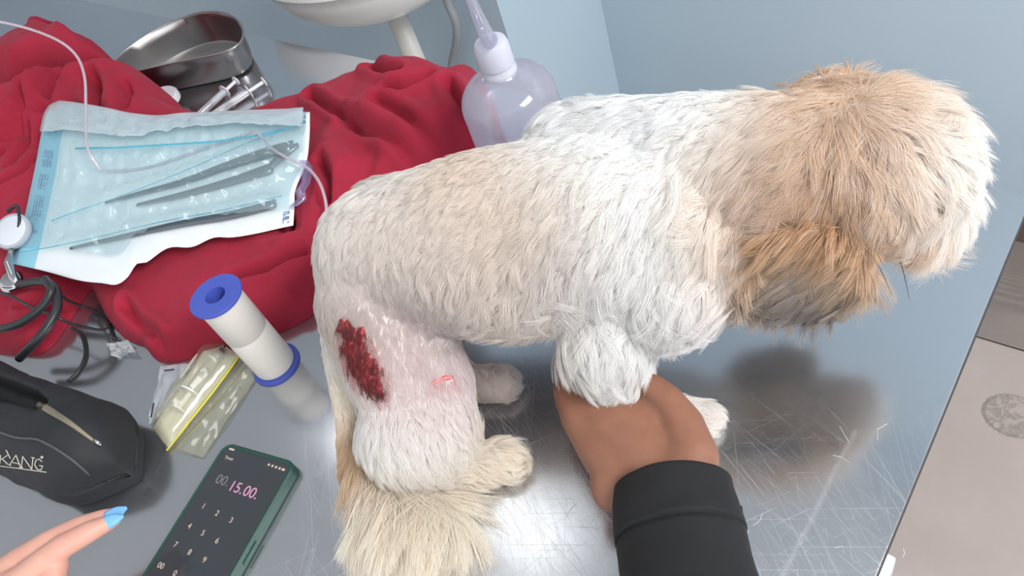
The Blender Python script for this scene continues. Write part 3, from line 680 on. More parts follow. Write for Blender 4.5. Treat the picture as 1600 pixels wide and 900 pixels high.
# ------------------------------------------------------------------ sterilisation pouch
def uvgrid(me, a, b, fl=None):
    uvl = me.uv_layers.new(name='UVMap'); N = a*b
    for lp in me.loops:
        k = lp.vertex_index % N; uvl.data[lp.index].uv = ((k % b)/(b-1), 1-(k//b)/(a-1))
t = Nt('pouch_paper'); u = t.n('ShaderNodeSeparateXYZ'); t.l(t.uv(), u.inputs[0]); n = t.noise(30, 4, 0.6, t.obj())
U, V = u.outputs[0], u.outputs[1]
strip = t.math('LESS_THAN', U, 0.075)
band = t.math('MULTIPLY', t.math('GREATER_THAN', U, 0.022), t.math('LESS_THAN', U, 0.058))
def between(x, a, b): return t.math('MULTIPLY', t.math('GREATER_THAN', x, a), t.math('LESS_THAN', x, b))
pr = None
for a_, b_ in ((.80, .90), (.59, .69), (.46, .55), (.30, .42), (.20, .235)):
    k = between(V, a_, b_); pr = k if pr is None else t.math('ADD', pr, k)
lines = t.math('GREATER_THAN', t.n('ShaderNodeTexWave').outputs[1], 0.3)
wv = t.n('ShaderNodeTexWave'); wv.wave_type = 'BANDS'; wv.bands_direction = 'X'; wv.inputs['Scale'].default_value = 34; t.l(t.uv(), wv.inputs[0])
nw = t.noise(90, 1, 0.5, t.mapping(t.uv(), sc=(0.3, 1, 1)))
pr = t.math('MULTIPLY', t.math('MULTIPLY', pr, band), t.math('MULTIPLY', t.math('GREATER_THAN', wv.outputs[1], 0.35), t.math('GREATER_THAN', nw.outputs[0], 0.42)))
pr2 = t.math('MULTIPLY', between(U, .962, .985), t.math('ADD', between(V, .03, .13), between(V, .88, .98)))
pr = t.math('MAXIMUM', pr, t.math('MULTIPLY', pr2, t.math('GREATER_THAN', nw.outputs[0], 0.45)))
c1 = t.mix(strip, lin(232, 236, 238), lin(150, 208, 226))
t.l(t.mix(t.math('MULTIPLY', pr, 0.85), c1, lin(60, 104, 160)), t.b.inputs['Base Color']); t.set(Roughness=0.55); t.bump(n.outputs[0], 0.15, 0.001); M_PAPER = t.m
def film(name, tint, haze, gloss, rough=0.06, hazecol=None):
    t = Nt(name); tr = t.n('ShaderNodeBsdfTransparent'); tr.inputs[0].default_value = (*tint, 1)
    df = t.n('ShaderNodeBsdfDiffuse'); df.inputs[0].default_value = (*(hazecol or tint), 1)
    gl = t.n('ShaderNodeBsdfGlossy'); gl.inputs['Roughness'].default_value = rough; gl.inputs[0].default_value = (1, 1, 1, 1)
    m1 = t.n('ShaderNodeMixShader'); m1.inputs[0].default_value = haze; t.l(tr.outputs[0], m1.inputs[1]); t.l(df.outputs[0], m1.inputs[2])
    lw = t.n('ShaderNodeLayerWeight'); lw.inputs[0].default_value = 0.35
    m2 = t.n('ShaderNodeMixShader'); t.l(t.math('ADD', t.math('MULTIPLY', lw.outputs['Fresnel'], 0.32), gloss, True), m2.inputs[0])
    t.l(m1.outputs[0], m2.inputs[1]); t.l(gl.outputs[0], m2.inputs[2]); t.l(m2.outputs[0], t.out.inputs[0]); return t
ft_ = film('blue_pouch_film', (0.88, 0.972, 0.987), 0.14, 0.09, 0.07, lin(214, 241, 248)); M_FILM = ft_.m
pch = thing('sterile_pouch', 'crinkled pale blue and white sterile pouch lying on the red blanket', 'pouch', coons(.5, .5))
me = MB().grid(PG, 0.0006).mesh('paper_backing', 0); uvgrid(me, NV, NU); obj('paper_backing', me, M_PAPER, pch)
# two steel instruments inside
INSTR = [[(455,228,.009),(410,240,.0085),(350,260,.0065),(280,285,.005),(165,316,.0024)], [(425,262,.0085),(370,280,.0065),(300,300,.005),(214,320,.0024)]]
INS2 = [[(430,318,.0062),(360,336,.0056),(280,350,.0046),(190,370,.0036),(110,388,.002)]]
def on_pouch(px, py, up):
    p = at(px, py, .07)
    for _ in range(10):
        co, i_, ds = pk.find((p.x, p.y, 0)); p = at(px, py, PG[i_//NU][i_ % NU].z-ZT+up)
    return p
def film_z(u, v):
    p = coons(u, v); bul = 0
    for ln, hh, wd in ((FL[0], .011, .017), (FL[1], .010, .015), (FL[2], .009, .014)):
        ds = float(line_dist(np.array([[p.x, p.y]]), ln)[0]); bul = max(bul, hh*math.exp(-(ds/wd)**2))
    e = min(1, 9*u, 9*(1-u), 9*v, 9*(1-v))
    q = Vector((p.x, p.y, 0)); q = Matrix.Rotation(0.5, 3, 'Z')@q
    wr = 1-abs(fb((q.x*0.5, q.y*1.6, 1.0), 34, 3)); wr2 = 1-abs(fb((p.x, p.y, 5.0), 75, 2))
    return bul+e*(0.0055*(wr-0.5)+0.0030*(wr2-0.4)+0.0026)+0.0012
FL = [np.array([list(on_pouch(x, y, .004))[:2] for x, y, r in ln]) for ln in INSTR+INS2]
FU, FV = 121, 81
def film_pt(u, v):
    p = pouch_pt(u, v); return p+Vector((0, 0, max(0.0015, film_z(u, v))))
v_end = lambda u: 0.90-0.05*u-0.03*math.sin(u*5)
FG = [[film_pt(0.004+i/(FU-1)*0.985, 0.004+j/(FV-1)*(v_end(i/(FU-1))-0.004)) for i in range(FU)] for j in range(FV)]
me = MB().grid(FG).mesh('clear_film', 0); obj('clear_film', me, M_FILM, pch)['label'] = 'glossy wrinkled clear blue film'
# the sealing flap folded over the upper edge
vt = lambda u: 0.235-0.05*math.sin(u*3.0)-0.05*u
GG = [[pouch_pt(0.012+i/60*0.975, 0.003+j/16*(vt(i/60)-0.003), 0.0062+max(0.0, film_z(0.012+i/60*0.975, 0.003+j/16*vt(i/60)))+0.0010*fb((i/9., j/7., 3.), 1.0, 2)) for i in range(61)] for j in range(17)]
MB().grid(GG, 0.0003).build('sealing_flap', film('flap_film', (0.92, 0.97, 0.98), 0.45, 0.05, 0.1, lin(224, 234, 238)).m, pch, 0)
mb = MB(); mb.tube([on_pouch(*q, .0085) for q in ((118,232),(180,231),(250,227),(330,222),(400,212),(452,200))], 0.0016, 8, flat=0.5); mb.build('seal_line', film('blue_seal', (0.45, 0.85, 0.93), 0.4, 0.06, 0.1, lin(110, 205, 226)).m, pch, 0)
for ln in (((80,345),(120,330),(200,302),(300,262),(380,226),(440,203),(474,192)), ((34,394),(80,386),(150,371),(250,347),(350,328),(440,306))):
    MB().tube([on_pouch(x, y, .0095) for x, y in spline(ln, 4)], .0009, 8, flat=.4).build('film_fold', bpy.data.materials['blue_seal'], pch, 0)
CRN = [(476,250),(484,262),(480,285),(472,298),(474,312),(462,322)]
mb = MB(); mb.grid([[on_pouch(x+k*5-10, y, .006+.004*math.sin(k*2+i)) for k in range(4)] for i, (x, y) in enumerate(CRN)]); mb.build('torn_corner', film('violet_film', (0.78, 0.74, 0.90), 0.4, 0.10, 0.1, lin(150, 140, 190)).m, pch, 0)
M_DSTEEL = pm('dull_steel', lin(120, 126, 132), 0.35, 0.85)
fc = thing('forceps', 'grey steel forceps with two long arms inside the sterile pouch', 'forceps', on_pouch(360, 270, .002))
for ln in INSTR:
    P_ = spline([on_pouch(x, y, .0045) for x, y, r in ln], 6); rr_ = np.interp(np.linspace(0, 1, len(P_)), np.linspace(0, 1, len(ln)), [r for x, y, r in ln])
    MB().tube(P_, [float(r) for r in rr_], 10, flat=0.45, up=(0, 0, 1)).build('arm', M_DSTEEL, fc, 0)
MB().tube([on_pouch(466, 226, .0045), on_pouch(448, 236, .0045), on_pouch(420, 262, .0045), on_pouch(404, 268, .0045)], [.004, .007, .006, .004], 10, flat=.45, up=(0, 0, 1)).build('joint', M_DSTEEL, fc, 0)
ln = INS2[0]; P_ = spline([on_pouch(x, y, .0042) for x, y, r in ln], 6); rr_ = np.interp(np.linspace(0, 1, len(P_)), np.linspace(0, 1, len(ln)), [r for x, y, r in ln])
pb = thing('probe', 'slim steel probe inside the lower side of the sterile pouch', 'instrument', on_pouch(280, 352, .002))
MB().tube(P_, [float(r) for r in rr_], 10, flat=.6, up=(0, 0, 1)).build('shaft', M_DSTEEL, pb, 0)
MB().tube([P_[0], P_[2], P_[4]], [.0046, .0052, .0044], 12, flat=.6, up=(0, 0, 1)).build('grip', M_DSTEEL, pb, 0)
# clear line running over the blanket and through the pouch
TB = [(-60,22,.235),(-10,32,.215),(45,45,.195),(92,64,.178),(120,88,.162),(132,120,.148),(134,160,.132),(134,200,.120),(137,232,.112),(150,255,.098)]
P_ = [at(*q) for q in TB]+[on_pouch(165, 266, .006), on_pouch(230, 262, .0022), on_pouch(320, 232, .0022), on_pouch(380, 212, .004), on_pouch(400, 207, .012), on_pouch(425, 232, .013), on_pouch(455, 250, .013)]+[at(480,262,.082), at(496,280,.080), at(505,300,.076), at(510,325,.070), at(508,350,.064)]
M_TUBE = film('clear_tube', (0.92, 0.90, 0.93), 0.42, 0.08, 0.15, lin(222, 206, 214)).m
o = MB().tube(spline(P_, 6), 0.0017, 10).build('drip_line', M_TUBE, None, 0); tag(o, 'thin clear plastic tube arching over the red blanket into the pouch', 'tube')

# ------------------------------------------------------------------ kidney dish, syringes, lid
M_POL = pm('polished_steel', lin(176, 172, 170), 0.27, 1.0, var=0.04, varscale=30)
A_ = at(176, 92, .050); B_ = at(386, 44, .050); ex = (B_-A_).normalized(); ey = Vector((-ex.y, ex.x, 0))
cen = (A_+B_)/2-Vector((0, 0, .050)); LH = (B_-A_).length/2
def kid(s_, z, n=56):
    out = []
    for k in range(n):
        a = 2*math.pi*k/n; x = LH*s_*math.cos(a); y = (0.066*s_)*math.sin(a)
        y -= 0.042*(x/LH)**2-0.014; out.append(cen+ex*x+ey*y+Vector((0, 0, z)))
    return out
kd_ = thing('kidney_dish', 'kidney shaped stainless steel dish at the back of the table', 'dish', cen)
rings = [kid(.80, .0025), kid(.86, .005), kid(.90, .014), kid(.95, .036), kid(.975, .049), kid(1.005, .0508), kid(1.012, .0495), kid(.995, .0475), kid(.965, .036), kid(.915, .013), kid(.875, .003), kid(.82, .0006)]
mb = MB(); n_ = 56; vs_ = [p for r_ in rings for p in r_]
fs_ = [(i*n_+j, i*n_+(j+1) % n_, (i+1)*n_+(j+1) % n_, (i+1)*n_+j) for i in range(len(rings)-1) for j in range(n_)]
fs_ += [tuple(range(n_)), tuple((len(rings)-1)*n_+j for j in reversed(range(n_)))]
mb.add(vs_, fs_); mb.build('dish_body', M_POL, kd_, 40)
mb = MB(); rr_ = kid(1.008, .0502); mb.tube(rr_+rr_[:2], 0.0016, 8, cap=False); mb.build('rolled_rim', M_POL, kd_, 0)
M_CLEARP = film('clear_plastic', (0.93, 0.94, 0.95), 0.45, 0.08, 0.12, lin(228, 230, 234)).m
M_WPL2 = pm('milky_plastic', lin(226, 226, 230), 0.35); M_BLKP = pm('black_rubber', lin(36, 36, 38), 0.5)
def syringe(p, q, r, label, group=None, hub=M_BLKP):
    p, q = Vector(p), Vector(q); s_ = thing('syringe', label, 'syringe', (p+q)/2-Vector((0, 0, r)), group); ax = (q-p); L = ax.length; ax.normalize()
    X = lambda k: p+ax*L*k
    MB().lathe([(r, 0), (r, L*.60), (r*.8, L*.63), (r*.35, L*.64), (r*.3, L*.70)], 20, X(.26), ax).build('barrel', M_CLEARP, s_, 40)
    MB().lathe([(1e-4, -.0006), (r*1.9, -.0006), (r*1.9, .0008), (1e-4, .0008)], 20, X(.26), ax, sx=1).build('finger_flange', M_WPL2, s_, 40)
    MB().lathe([(r*.5, .0), (r*.5, L*.55)], 10, X(.02), ax).build('plunger_rod', M_WPL2, s_, 40)
    MB().lathe([(1e-4, 0), (r*1.35, 0), (r*1.35, .0016), (1e-4, .0016)], 20, X(0), ax).build('thumb_rest', M_WPL2, s_, 40)
    MB().lathe([(1e-4, 0), (r*.92, 0), (r*.92, L*.07), (r*.3, L*.1), (1e-4, L*.1)], 16, X(.54), ax).build('plunger_seal', hub, s_, 40)
    MB().lathe([(r*.55, 0), (r*.45, L*.07), (r*.22, L*.075), (r*.18, L*.12), (1e-4, L*.12)], 14, X(.88), ax).build('needle_hub', hub, s_, 40)
    return s_
syringe(at(413, 127, .008), at(318, 190, .008), .0052, 'loose used syringe behind the pouch, the one farther from the white lid', 'loose syringes')
syringe(at(369, 126, .008), at(298, 192, .008), .0050, 'loose used syringe behind the pouch, lying between white lid and another syringe', 'loose syringes')
o = MB().lathe([(1e-4, 0), (.027, 0), (.030, .002), (.030, .010), (.028, .0125), (1e-4, .0125)], 36, at(254, 164, .012)).build('white_lid', M_WPL2, None, 40)
tag(o, 'round white lid peeking out from under the red blanket', 'lid')

# ------------------------------------------------------------------ squeeze bottle
bb = at(797, 160, .105); bx = Vector((bb.x, bb.y, ZT))
t = Nt('frosted_bottle'); d_ = t.n('ShaderNodeBsdfDiffuse'); d_.inputs[0].default_value = (*lin(230, 230, 240), 1)
tl = t.n('ShaderNodeBsdfTranslucent'); tl.inputs[0].default_value = (*lin(228, 226, 240), 1); tr = t.n('ShaderNodeBsdfTransparent'); tr.inputs[0].default_value = (0.93, 0.92, 0.98, 1)
gl = t.n('ShaderNodeBsdfGlossy'); gl.inputs['Roughness'].default_value = 0.12
m1 = t.n('ShaderNodeMixShader'); m1.inputs[0].default_value = .5; t.l(d_.outputs[0], m1.inputs[1]); t.l(tl.outputs[0], m1.inputs[2])
m2 = t.n('ShaderNodeMixShader'); m2.inputs[0].default_value = .58; t.l(m1.outputs[0], m2.inputs[1]); t.l(tr.outputs[0], m2.inputs[2])
lw = t.n('ShaderNodeLayerWeight'); lw.inputs[0].default_value = .3; m3 = t.n('ShaderNodeMixShader'); t.l(t.math('ADD', t.math('MULTIPLY', lw.outputs['Fresnel'], .4), .03, True), m3.inputs[0]); t.l(m2.outputs[0], m3.inputs[1]); t.l(gl.outputs[0], m3.inputs[2])
t.l(m3.outputs[0], t.out.inputs[0]); M_FROST = t.m
bt = thing('squeeze_bottle', 'frosted plastic squeeze bottle with a long bent nozzle behind the dog', 'bottle', bx)
Rb = .0475
MB().lathe([(1e-4, .001), (Rb*.93, .001), (Rb, .006), (Rb, .094), (Rb*.985, .097), (Rb, .100), (Rb, .108), (Rb*.985, .114), (Rb*.93, .121), (Rb*.82, .128), (Rb*.64, .134), (Rb*.46, .138), (.0175, .141), (.0155, .146), (.0155, .156)], 56, bx).build('bottle_body', M_FROST, bt, 0)
MB().lathe([(.0150, .140), (.0168, .140), (.0172, .145), (.0158, .147), (.0158, .150), (.0168, .151), (.0166, .170), (.0145, .175), (.009, .177), (1e-4, .177)], 40, bx).build('screw_cap', pm('milky_cap', lin(200, 200, 212), .3, Subsurface_Weight=.3, Subsurface_Radius=(.006, .006, .007), Subsurface_Scale=1.0), bt, 40)
capc = bx+Vector((0, 0, .176))
noz = spline([capc, at(762, 58, .196), at(750, 32, .216), at(738, 4, .238), at(729, -22, .256)], 6)
MB().tube(noz, [float(x) for x in np.linspace(.0080, .0032, len(noz))], 16).build('nozzle', M_FROST, bt, 0)
tc = math.atan2(-bx.y, -bx.x)
lab = MB(); LW = [[bx+Vector(((Rb+.0006)*math.cos(tc+.30+a*.9), (Rb+.0006)*math.sin(tc+.30+a*.9), .040+.058*k/8)) for a in np.linspace(0, 1, 20)] for k in range(9)]
lab.grid(LW, .0004); lab.build('bottle_label', pm('white_label', lin(232, 234, 238), .5), bt, 0)
fr = MB()
for a0, zs in ((.30, (.046, .094)), (.92, (.046, .094))):
    fr.tube([bx+Vector(((Rb+.0009)*math.cos(tc+.30+a0*.9), (Rb+.0009)*math.sin(tc+.30+a0*.9), z)) for z in np.linspace(*zs, 6)], .0006, 6)
for z in (.046, .094):
    fr.tube([bx+Vector(((Rb+.0009)*math.cos(tc+.30+a*.9), (Rb+.0009)*math.sin(tc+.30+a*.9), z)) for a in np.linspace(.30, .92, 12)], .0006, 6)
fr.build('label_border', pm('black_print', lin(40, 40, 44), .5), bt, 0)

# ------------------------------------------------------------------ wash basin on the wall
M_CER = pm('white_ceramic', lin(236, 236, 234), 0.12, var=0.01, varscale=4)
sk = at(690, -22, -.12); skc = Vector((-1.045, .81, ZT-.078))
sn = thing('wash_basin', 'white ceramic wash basin hung on the wall behind the table', 'basin', Vector((skc.x, WALL_L, skc.z)))
MB().lathe([(1e-4, 0), (.05, .001), (.09, .010), (.13, .030), (.16, .058), (.178, .092), (.183, .110), (.190, .114), (.190, .165), (.184, .170), (.174, .168), (.168, .140), (.145, .075), (.12, .035), (.05, .016), (1e-4, .014)], 64, skc, sx=1.12).build('bowl', M_CER, sn, 50)
MB().box((skc.x, WALL_L-.06, skc.z+.135), (.40, .12, .072), bev=.01).build('back_ledge', M_CER, sn, 40)
M_TRAP = pm('grey_white_pipe', lin(196, 194, 188), .4)
MB().lathe([(.026, -.020), (.030, -.018), (.030, .004), (.026, .006)], 24, skc).build('drain_nut', M_TRAP, sn, 40)
MB().tube([skc+Vector((0, 0, .0)), skc+Vector((0, 0, -.30)), skc+Vector((0, .03, -.345)), skc+Vector((0, .08, -.36)), Vector((skc.x, WALL_L+.01, skc.z-.36))], .019, 16).build('waste_pipe', M_TRAP, sn, 0)
hz = lambda px, py: (lambda v: Vector(CAM+v*((WALL_L-.03)/v[1])))(ray(px, py))
hp = spline([hz(688, -60), hz(694, -20), hz(700, 5), hz(710, 28), hz(714, 50), hz(712, 72), hz(706, 100), hz(702, 150)], 6)
MB().tube(hp, .0085, 12).build('supply_hose', pm('grey_hose', lin(150, 154, 158), .45), sn, 0)
# ------------------------------------------------------------------ roll of tape standing on end
tb_ = at(432, 570, 0); HR = .112
tr_ = thing('tape_roll', 'white medical tape roll on a blue plastic spool standing upright', 'tape roll', tb_)
M_BLUE = pm('blue_spool_plastic', lin(72, 88, 178), .4, var=.04); M_TAPE = pm('white_tape', lin(214, 208, 200), .75, bump=(500, .25, .0006), var=.02)
for z0 in (0, HR-.0035):
    MB().lathe([(.0105, z0), (.0243, z0), (.0248, z0+.0012), (.0248, z0+.0023), (.0243, z0+.0035), (.0105, z0+.0035)], 48, tb_, closed=True).build('flange', M_BLUE, tr_, 35)
MB().lathe([(.0095, .0002), (.0115, .0002), (.0115, HR-.0002), (.0095, HR-.0002)], 40, tb_, closed=True).build('core', M_BLUE, tr_, 35)
MB().lathe([(.0118, .004), (.0203, .004), (.0206, .006), (.0206, .0585), (.0203, .0590), (.0203, .0594), (.0207, .0599), (.0207, HR-.006), (.0206, HR-.004), (.0118, HR-.004)], 56, tb_).build('tape', M_TAPE, tr_, 40)
# ------------------------------------------------------------------ wrapped syringe and scraps of wrapping
def poly_sheet(pts, h, lift=.0, nz_=.0015, n=16):
    """wrinkled sheet over a four-cornered patch given by its corners"""
    a, b, c, d = [Vector(at(x, y, z)) for x, y, z in pts]
    return [[(a*(1-u)*(1-v)+b*u*(1-v)+c*u*v+d*(1-u)*v)+Vector((0, 0, h(u, v)+nz_*(0.5+fb((a.x*9+u*4, v*5, a.y*7), 1.0, 3)))) for u in np.linspace(0, 1, n)] for v in np.linspace(0, 1, n)]
pk_ = thing('syringe_packet', 'clear wrapper with yellow edge holding a syringe, leaning by the tape roll', 'packet', at(305, 625, 0))
M_YFILM = film('yellowish_film', (0.96, 0.95, 0.84), .16, .08, .08, lin(222, 218, 190)).m
g = poly_sheet([(332,527,.006), (374,556,.006), (264,700,.002), (238,668,.002)], lambda u, v: .0)
MB().grid(g, .0005).build('paper_backing', pm('packet_paper', lin(222, 219, 210), .6), pk_, 0)
g = poly_sheet([(330,525,.007), (376,556,.007), (264,702,.003), (236,668,.003)], lambda u, v: .0145*math.sin(math.pi*u)**.6*min(1, 6*v+.1, 8*(1-v)+.1), nz_=.002, n=26)
MB().grid(g).build('clear_blister', M_YFILM, pk_, 0)
g = poly_sheet([(376,556,.006), (404,588,.001), (318,716,.001), (264,702,.002)], lambda u, v: .0005+.004*math.sin(math.pi*u), nz_=.0022, n=20)
MB().grid(g).build('side_flap', M_YFILM, pk_, 0)
MB().tube(spline([at(374,556,.009), at(345,596,.008), at(303,650,.006), at(260,704,.003)], 6), .0012, 8, flat=.6).build('yellow_edge', pm('yellow_plastic', lin(216, 206, 52), .4), pk_, 0)
syringe(at(277,640,.011), at(352,540,.011), .0060, 'new syringe sealed inside the clear wrapper beside the tape roll')
sw = thing('paper_scrap', 'torn clear wrapper corner behind the wrapped syringe', 'wrapper', at(262, 610, 0))
g = poly_sheet([(253,574,.001), (296,570,.004), (272,640,.003), (233,664,.001)], lambda u, v: .001, nz_=.003, n=16)
MB().grid(g).build('film', M_CLEARP, sw, 0)
for q0, q1 in (((257,579),(272,577)), ((236,652),(240,630))):
    MB().tube([at(*q0, .0055), at(*q1, .0055)], .0009, 6, flat=.3).build('print_mark', pm('dark_print', lin(48, 46, 50), .6), sw)
cs = MB(); g = poly_sheet([(170,540,.001), (206,536,.001), (216,556,.001), (178,560,.001)], lambda u, v: .001, nz_=.006, n=18); cs.grid(g)
tag(cs.build('plastic_scrap', M_CLEARP, None, 0), 'small crumpled scrap of clear plastic below the red blanket', 'scrap')

# ------------------------------------------------------------------ black toiletry pouch
b0 = at(222, 752, 0); b1 = at(-40, 640, 0); bx_ = (b1-b0); bx_.z = 0; bx_.normalize(); by_ = Vector((-bx_.y, bx_.x, 0))
if (Vector(at(100, 900, 0))-b0).dot(by_) < 0: by_ = -by_
BL, BW, BH = .30, .100, .074
def sup(c_, e): return math.copysign(abs(c_)**e, c_)
rows = []
for i in range(49):
    q = i/48; s_ = BL*q; g_ = max(.02, (1-(1-min(1, q/.20))**2.6))**.55
    if q > .9: g_ *= 1-((q-.9)/.1)**2*.5
    row = []
    for k in range(44):
        a = 2*math.pi*k/44; ca, sa = math.cos(a), math.sin(a)
        y = BW/2*(.45+.55*g_)*g_*sup(ca, .62); z = BH/2*(1+sup(sa, .60))
        if sa > 0: z -= (1-g_)*.016+ .010*abs(ca)**2
        y *= 1-.20*(z/BH)**2
        p = b0+bx_*s_+by_*y+Vector((0, 0, max(.0008, z*(.55+.45*g_))))
        nn_ = fb((p.x*1., p.y*1., p.z*1.), 22, 3)
        row.append(p+(by_*ca*.5+Vector((0, 0, .6*max(0, sa))))*.006*nn_)
    rows.append(row+[row[0]])
mb = MB(); vs_ = [p for r_ in rows for p in r_[:-1]]; n_ = 44
fs_ = [(i*n_+j, i*n_+(j+1) % n_, (i+1)*n_+(j+1) % n_, (i+1)*n_+j) for i in range(48) for j in range(n_)]+[tuple(range(n_)), tuple(48*n_+j for j in reversed(range(n_)))]
mb.add(vs_, fs_); bag_me = mb.mesh('bag_body', 0)
bm = bmesh.new(); bm.from_mesh(bag_me); bmesh.ops.subdivide_edges(bm, edges=bm.edges[:], cuts=1, use_grid_fill=True); bm.to_mesh(bag_me); bm.free(); smooth(bag_me)
_, _, bgt = bvh_of(bag_me)
op = [np.array(hit(bgt, *q)) for q in ((-40, 588), (0, 604), (35, 614), (62, 627))]
for v_ in bag_me.vertices:
    dd = seg_dist(np.array([v_.co]), op, [.016, .015, .012, .006])[0]
    if dd < 1.6 and v_.co.z > ZT+.03: v_.co.z -= .030*math.exp(-(dd/.75)**4)
M_CLOTH = pm('black_nylon', lin(35, 36, 39), .72, bump=(900, .3, .0006), var=.06, varscale=20); M_LIN = pm('black_lining', lin(22, 22, 26), .9)
bag = thing('toiletry_pouch', 'black fabric zip pouch lying half open on the table', 'pouch', b0)
bagb = obj('bag_body', bag_me, M_CLOTH, bag); bag_me.materials.append(M_LIN)
for pl in bag_me.polygons:
    if pl.center.z > ZT+.02 and seg_dist(np.array([pl.center]), op, [.016, .015, .012, .006])[0] < .95: pl.material_index = 1
_, _, bgt = bvh_of(bag_me)
def onbag(px, py, up=.0008):
    d_ = Vector(ray(px, py)).normalized(); loc, nr, i_, ds = bgt.ray_cast(Vector(CAM), d_)
    if loc is None: loc, nr, i_, ds = bgt.find_nearest(hit(bgt, px, py))
    return loc+nr*up
zl = [onbag(x, y, .0006) for x, y in spline([(60,630),(75,640),(92,650),(112,663),(132,678),(148,690)], 6)]
MB().tube(zl, [.0032]*8+[float(x) for x in np.linspace(.0032, .0012, len(zl)-8)], 10, flat=.35, up=(0, 0, 1)).build('zipper', pm('brass_zip', lin(150, 140, 120), .4, .6, bump=(1500, .6, .001)), bag, 0)
MB().tube([onbag(146, 687, .0015), onbag(152, 692, .0022), onbag(157, 697, .0015)], [.0012, .0022, .0012], 10).build('zip_pull', M_STEEL, bag, 0)
MB().tube([onbag(x, y, .0003) for x, y in spline([(-20,664),(0,675),(28,684),(55,686),(75,694),(110,716),(140,742)], 5)], .0011, 8).build('piping', pm('piping_highlight', lin(78, 79, 82), .6), bag, 0)  # seam piping, its grey painting the highlight along it
letters = [[(2,711),(1,723)], [(2,718),(13,711)], [(5,717),(13,725)], [(10.5,703),(17,716)], [(16,726),(26,711),(33.5,731)], [(19.5,722),(30.5,724.5)], [(34.5,729.5),(36.5,713),(50.5,733),(52.5,715)],
           [(66.5,721),(62,717),(57,719),(55,726),(59,733),(65,734),(67.5,728),(62.5,727)], [(-4,727),(30,731.5),(73,737.5)], [(66,712.5),(68,714),(66.5,716),(64.5,714.5),(66,712.5)],
           [(33,729.5),(36.5,730)], [(14,725),(18,727)], [(31,730.5),(36,731.8)], [(50,714.5),(55,715.5)]]
for st in letters:
    P_ = [onbag(x, y, .0005) for a, b in zip(st[:-1], st[1:]) for x, y in [(a[0]+(b[0]-a[0])*k/4, a[1]+(b[1]-a[1])*k/4) for k in range(5)]]
    MB().tube(P_, .00045 if len(st) < 9 else .0005, 6).build('letter', pm('cream_print', lin(196, 190, 178), .6) if 'cream_print' not in bpy.data.materials else bpy.data.materials['cream_print'], bag)

# ------------------------------------------------------------------ smartphone
TLp, TRp = at(352, 690, .0115), at(464, 722, .0115); pu = (TRp-TLp); PWD = pu.length; pu.normalize(); pv = Vector((pu.y, -pu.x, 0)); PLN = PWD*2.07
pc = TLp+pu*PWD/2+pv*PLN/2
F_ = lambda x, y, z: Vector((pc.x, pc.y, ZT))+pu*x-pv*y+Vector((0, 0, z))
ph = thing('smartphone', 'smartphone in a dark green case showing a timer keypad', 'phone', Vector((pc.x, pc.y, ZT)))
M_CASE = pm('green_case', lin(34, 70, 62), .5); 
o1 = rounded(PWD, PLN, .0105, 8); o2 = rounded(PWD-.003, PLN-.003, .0095, 8); o3 = rounded(PWD-.0075, PLN-.0075, .0075, 8); n_ = len(o1)
prof = [(o2, .0003), (o1, .0018), (o1, .0105), (o2, .0122), (o3, .0118), (o3, .0100)]
vs_ = [F_(x, y, z) for o_, z in prof for x, y in o_]
fs_ = [(i*n_+j, i*n_+(j+1) % n_, (i+1)*n_+(j+1) % n_, (i+1)*n_+j) for i in range(len(prof)-1) for j in range(n_)]+[tuple(reversed(range(n_))), tuple((len(prof)-1)*n_+j for j in range(n_))]
MB().add(vs_, fs_).build('case', M_CASE, ph, 40)
t = Nt('phone_screen'); t.set(Base_Color=lin(30, 32, 35), Roughness=.12, Emission_Color=lin(58, 62, 67), Emission_Strength=.7); M_SCR = t.m
scr_ = MB().prism(o3, .0101, .0112, F_).build('screen', M_SCR, ph, 30)
def glow(name, c, s=1.0):
    t = Nt(name); t.set(Base_Color=(0.02, .02, .02), Emission_Color=c, Emission_Strength=s); return t.m
G_PINK, G_CREAM, G_DIM = glow('pink_digits', lin(206, 142, 176)), glow('cream_digits', lin(198, 178, 164)), glow('dim_digits', lin(112, 108, 112))
def text(s_, px, py, size, m, name):
    cu = bpy.data.curves.new(name, 'FONT'); cu.body = s_; cu.size = size; cu.align_x = 'CENTER'; cu.align_y = 'CENTER'; cu.extrude = .00008; cu.shear = .0
    o = bpy.data.objects.new(name, cu); C.objects.link(o); p = at(px, py, .0114)
    Mx = Matrix((( pu.x, -pv.x, 0, p.x), (pu.y, -pv.y, 0, p.y), (0, 0, 1, ZT+.01125), (0, 0, 0, 1))); o.matrix_world = Mx
    dg = bpy.context.evaluated_depsgraph_get(); me = bpy.data.meshes.new_from_object(o.evaluated_get(dg)); me.transform(Mx); bpy.data.objects.remove(o)
    me.materials.clear(); o = obj(name, me, m, None); o.parent = scr_; o.matrix_parent_inverse = parent_world(scr_).inverted(); return o
text('00.', 348, 751, .0125, G_DIM, 'digits'); text('15.', 369, 762, .0135, G_PINK, 'digits'); text('00.', 392, 770, .0135, G_PINK, 'digits')
for s_, x, y in (('1',318,791),('2',339,802),('3',361,813),('4',296,822),('5',317,833),('6',339,845),('7',274,851),('8',296,863),('9',319,875),('00',251,884),('0',273,896)):
    text(s_, x, y, .0068, G_CREAM, 'key')
text('Timer', 358, 716, .0042, G_CREAM, 'heading')
for k in range(5):
    p = at(420+k*5.6, 726+k*1.9, .0114); o = MB().box((p.x, p.y, ZT+.0113), (.0020 if k < 4 else .0032, .0020, .0002), math.atan2(pu.y, pu.x)).build('status_icon', G_CREAM); adopt(o, scr_)
